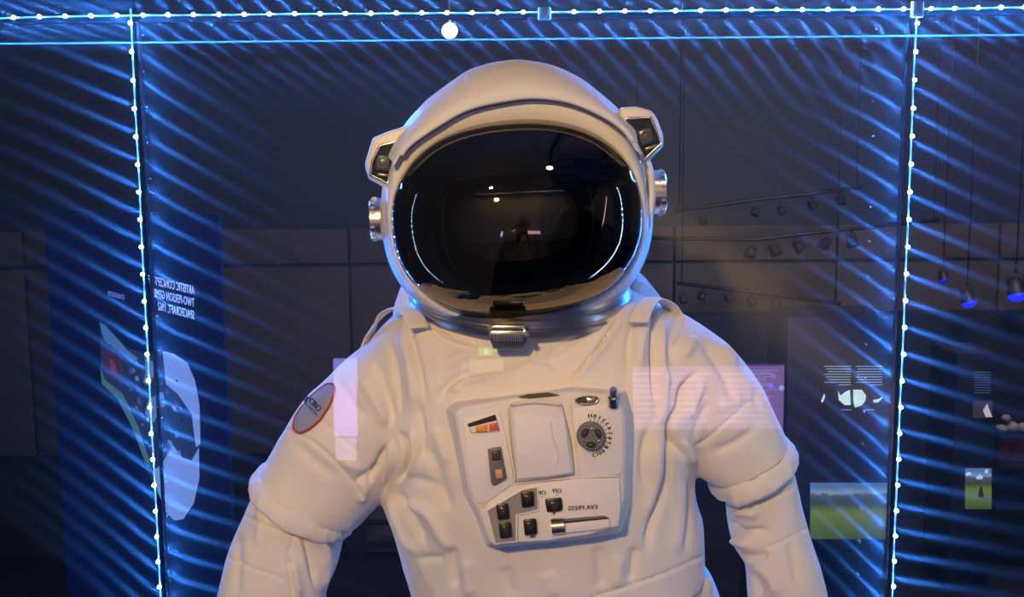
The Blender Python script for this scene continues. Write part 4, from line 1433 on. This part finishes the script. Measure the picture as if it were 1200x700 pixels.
def mirror_box(name, u0, v0, u1, v1, depth, m, parent=None, th=0.02):
    a, b = behind(u0, v0, depth), behind(u1, v1, depth)
    return box(name, ((a.x + b.x) / 2, a.y - th / 2, (a.z + b.z) / 2), (abs(b.x - a.x), th, abs(a.z - b.z)), m, parent)


D = 2.4
pinkm = mat('screen_pink', (0.3, 0.2, 0.3), 0.5, emit=(0.90, 0.50, 0.95), estr=2.3)
t = thing('wall_screen', behind(830, 470, D), 'pink-violet lit information screen on the front side of the room', 'screen')
mirror_box('screen_face', 722, 432, 918, 503, D, pinkm, t)
for k in range(9):
    v = 438 + k * 7
    for (u0, u1) in ((726, 775), (785, 835), (845, 905)):
        mirror_box('text_line', u0, v, u1 - (k * 7 % 13), v + 1.5, D - 0.015, mat('screen_line_white', (1, 1, 1), 0.5, emit=(1, 0.8, 0.95), estr=2.8), t, 0.004)
t = thing('lit_poster', behind(403, 480, D), 'tall narrow violet lit poster on the front side of the room', 'poster')
mirror_box('poster_face', 390, 422, 418, 458, D, mat('poster_blue', (0.3, 0.3, 0.5), 0.5, emit=(0.32, 0.34, 1.0), estr=8), t)
mirror_box('poster_face', 390, 459, 418, 512, D, mat('poster_violet', (0.3, 0.3, 0.5), 0.5, emit=(0.42, 0.26, 1.0), estr=8), t)
mirror_box('poster_face', 392, 516, 417, 540, D, mat('poster_pale', (0.3, 0.3, 0.5), 0.5, emit=(0.6, 0.5, 0.9), estr=4), t)
for k in range(4):
    mirror_box('poster_stripe', 397, 485 + k * 5, 403, 487 + k * 5, D - 0.015, MATS['screen_line_white'], t, 0.004)
t = thing('exit_sign', behind(569, 412, D), 'small green lit exit sign with a white running figure', 'sign')
mirror_box('sign_face', 561, 408.5, 577, 417, D, mat('exit_green', (0.1, 0.5, 0.2), 0.5, emit=(0.15, 0.9, 0.35), estr=3), t)
mirror_box('sign_figure', 567, 409.5, 572, 416, D - 0.015, mat('exit_white', (1, 1, 1), 0.5, emit=(0.8, 1, 0.8), estr=5), t, 0.004)
t = thing('lit_doorway_panel', behind(565, 432, D), 'yellow lit panel below the exit sign', 'light panel')
mirror_box('panel_face', 550, 423, 590, 436, D, mat('doorway_yellow', (0.6, 0.6, 0.3), 0.5, emit=(0.9, 0.85, 0.4), estr=1.8), t)
mirror_box('panel_face', 540, 425, 549, 448, D, mat('doorway_olive', (0.6, 0.6, 0.3), 0.5, emit=(0.7, 0.7, 0.35), estr=0.9), t)

# ceiling lamps, a tube lamp, beams and a lit frame for the visor to mirror
VIS = bpy.data.objects['visor']


def mirrored(u, v, y):
    """where the ray from the camera, bounced off the visor at pixel (u, v), crosses the plane Y=y"""
    d = (_F + _R * ((u - 600) / FPX) + _U * ((350 - v) / FPX)).normalized()
    hit, loc, nr, idx = VIS.ray_cast(CAM, d)
    if nr.y > 0:
        nr = -nr
    r = d - 2 * d.dot(nr) * nr
    print('MIRROR', u, v, tuple(round(q, 2) for q in (loc + r * ((y - loc.y) / r.y))), r)
    return loc + r * ((y - loc.y) / r.y)


wl = mat('warm_lamp_disc', (1, 0.8, 0.5), 0.5, emit=(1.0, 0.72, 0.42), estr=160)
for i, (u, v, y, lb) in enumerate(((577, 221, -2.3, 'nearest'), (597, 192, -1.55, 'highest'))):
    p = mirrored(u, v, y)
    t = thing('gallery_spotlight', p, 'warm round gallery spotlight in front of the case, the %s one' % lb, 'spotlight', 'gallery spotlights before the case')
    link('lamp_disc', me_from(lathe_bm([(0.05, 0), (0.05, 0.01), (0, 0.012)], p, (0.1, 1, -0.3), 24)), wl, t)
    link('lamp_can', me_from(lathe_bm([(0.062, 0.010), (0.06, -0.10), (0.04, -0.13), (0, -0.13)], p - Vector((0.001, 0.01, -0.003)), (0.1, 1, -0.3), 24)), lampm, t)
    link('lamp_rod', me_from(tube_bm([p + Vector((-0.005, -0.06, 0.05)), Vector((p.x, p.y - 0.06, 3.6))], 0.01, 8)), lampm, t)
p0, p1 = mirrored(711, 215, -1.6), mirrored(695, 283, -1.6)
t = thing('tube_lamp', p0, 'upright white tube lamp on the right, before the case', 'lamp')
link('tube', me_from(tube_bm([p0, p1], 0.014, 8)), mat('tube_white', (1, 1, 1), 0.5, emit=(1, 1, 1), estr=6), t)
for i in range(5):
    box('ceiling_beam', (-3.2 + i * 1.6, -2.8, 3.4), (0.12, 3.0, 0.2), lampm)
    struct(bpy.data.objects['ceiling_beam' + ('' if i == 0 else '.%03d' % i)])

# ---- the photographer, mirrored as a dark silhouette in the visor
def skin_body(name, joints, edges, m, parent=None, levels=2):
    me = bpy.data.meshes.new(name)
    me.from_pydata([j[0] for j in joints], edges, [])
    o = bpy.data.objects.new('tmp', me)
    COL.objects.link(o)
    o.modifiers.new('s', 'SKIN')
    for i, j in enumerate(joints):
        o.data.skin_vertices[0].data[i].radius = (j[1], j[1] if len(j) < 3 else j[2])
    o.data.skin_vertices[0].data[0].use_root = True
    o.modifiers.new('u', 'SUBSURF').levels = levels
    bpy.context.view_layer.update()
    me2 = bpy.data.meshes.new_from_object(o.evaluated_get(bpy.context.evaluated_depsgraph_get()))
    bpy.data.objects.remove(o)
    return link(name, me2, m, parent)


PX, PY = 0.19, -3.1
per = thing('person', (PX, PY, 0), 'person in dark clothes holding up a phone in front of the case', 'person')
darkc = mat('dark_clothes', (0.012, 0.012, 0.014), 0.9)
skinm = mat('skin', (0.45, 0.28, 0.20), 0.5)
J = [((PX, PY, 0.95), .15, .11), ((PX, PY, 1.15), .14, .10), ((PX, PY, 1.36), .17, .11), ((PX, PY + .01, 1.47), .06), ((PX, PY + .02, 1.52), .05)]
E = [(0, 1), (1, 2), (2, 3), (3, 4)]
for s_ in (-1, 1):
    n0 = len(J)
    J += [((PX + s_ * .18, PY, 1.40), .058), ((PX + s_ * .22, PY + .10, 1.20), .045), ((PX + s_ * .10, PY + .30, 1.46), .030),
          ((PX + s_ * .10, PY, 0.88), .085), ((PX + s_ * .11, PY, 0.48), .060), ((PX + s_ * .12, PY, 0.09), .042), ((PX + s_ * .13, PY + .14, 0.04), .038)]
    E += [(2, n0), (n0, n0 + 1), (n0 + 1, n0 + 2), (0, n0 + 3), (n0 + 3, n0 + 4), (n0 + 4, n0 + 5), (n0 + 5, n0 + 6)]
skin_body('clothed_body', J, E, darkc, per)
hc = Vector((PX, PY + 0.03, 1.63))
bm = bmesh.new()
bmesh.ops.create_uvsphere(bm, u_segments=28, v_segments=20, radius=1)
for q in bm.verts:
    c_ = q.co
    w_ = 1.0 if c_.z > 0 else 1.0 - 0.28 * (-c_.z) ** 1.5
    x_, y_, z_ = c_.x * .076 * w_, c_.y * .096 * w_, c_.z * .118
    if c_.y > 0.5:
        y_ += 0.020 * math.exp(-((c_.x / 0.16) ** 2 + ((c_.z + 0.12) / 0.22) ** 2))     # nose
        y_ -= 0.010 * math.exp(-(((abs(c_.x) - 0.38) / 0.18) ** 2 + ((c_.z - 0.06) / 0.14) ** 2))   # eye sockets
        y_ += 0.006 * math.exp(-((c_.x / 0.30) ** 2 + ((c_.z + 0.50) / 0.10) ** 2))
    q.co = Vector((x_, y_, z_)) + hc
link('head', me_from(bm), skinm, per)
bm = bmesh.new()
bmesh.ops.create_uvsphere(bm, u_segments=24, v_segments=16, radius=1)
bmesh.ops.scale(bm, vec=(.083, .100, .105), verts=bm.verts)
bmesh.ops.delete(bm, geom=[q for q in bm.verts if q.co.y > 0.035 and q.co.z < 0.062 or q.co.z < -0.06], context='VERTS')
bmesh.ops.translate(bm, vec=hc + Vector((0, -0.008, 0.022)), verts=bm.verts)
link('hair', me_from(bm), mat('dark_hair', (0.015, 0.01, 0.008), 0.7), per)
for s_ in (-1, 1):
    link('ear', me_from(lathe_bm([(0.004, -0.006), (0.018, 0), (0.016, 0.006), (0.006, 0.004), (0, 0.003)], hc + Vector((s_ * .076, 0, -.005)), (s_, 0.3, 0), 16)), skinm, per)
    link('eye', me_from(lathe_bm([(0.010, 0), (0.008, 0.004), (0, 0.006)], hc + Vector((s_ * .029, .081, .007)), (0, 1, 0), 12)), mat('eye_dark', (0.05, 0.04, 0.03), 0.2), per)
    # hand round the edge of the phone: palm, four bent fingers, thumb
    wr = Vector((PX + s_ * .10, PY + .30, 1.46))
    pc_ = Vector((PX + s_ * 0.085, PY + 0.375, 1.615))
    Jh = [(wr, .024), (wr.lerp(pc_, .5), .024, .018), (pc_ + Vector((0, -0.01, -0.02)), .030, .016)]
    skin_body('hand', Jh, [(0, 1), (1, 2)], skinm, per)
    for k in range(4):
        b_ = pc_ + Vector((0, -0.005, -0.030 + k * 0.018))
        ln = (0.050, 0.058, 0.062, 0.055)[k]
        skin_body('finger', [(b_, .0085), (b_ + Vector((-s_ * ln * .3, 0.020, 0.004)), .008), (b_ + Vector((-s_ * ln * .62, 0.026, 0.006)), .0075), (b_ + Vector((-s_ * ln, 0.020, 0.006)), .006)], [(0, 1), (1, 2), (2, 3)], skinm, per, 1)
    b_ = pc_ + Vector((0, -0.018, -0.035))
    skin_body('thumb', [(b_, .011), (b_ + Vector((-s_ * .02, -0.004, .022)), .010), (b_ + Vector((-s_ * .035, .002, .045)), .008)], [(0, 1), (1, 2)], skinm, per, 1)
ph = box('phone', (PX, PY + 0.375, 1.62), (0.150, 0.008, 0.072), black, None, bev=0.003)
tag(ph, 'black phone held up sideways by the person before the case', 'phone')
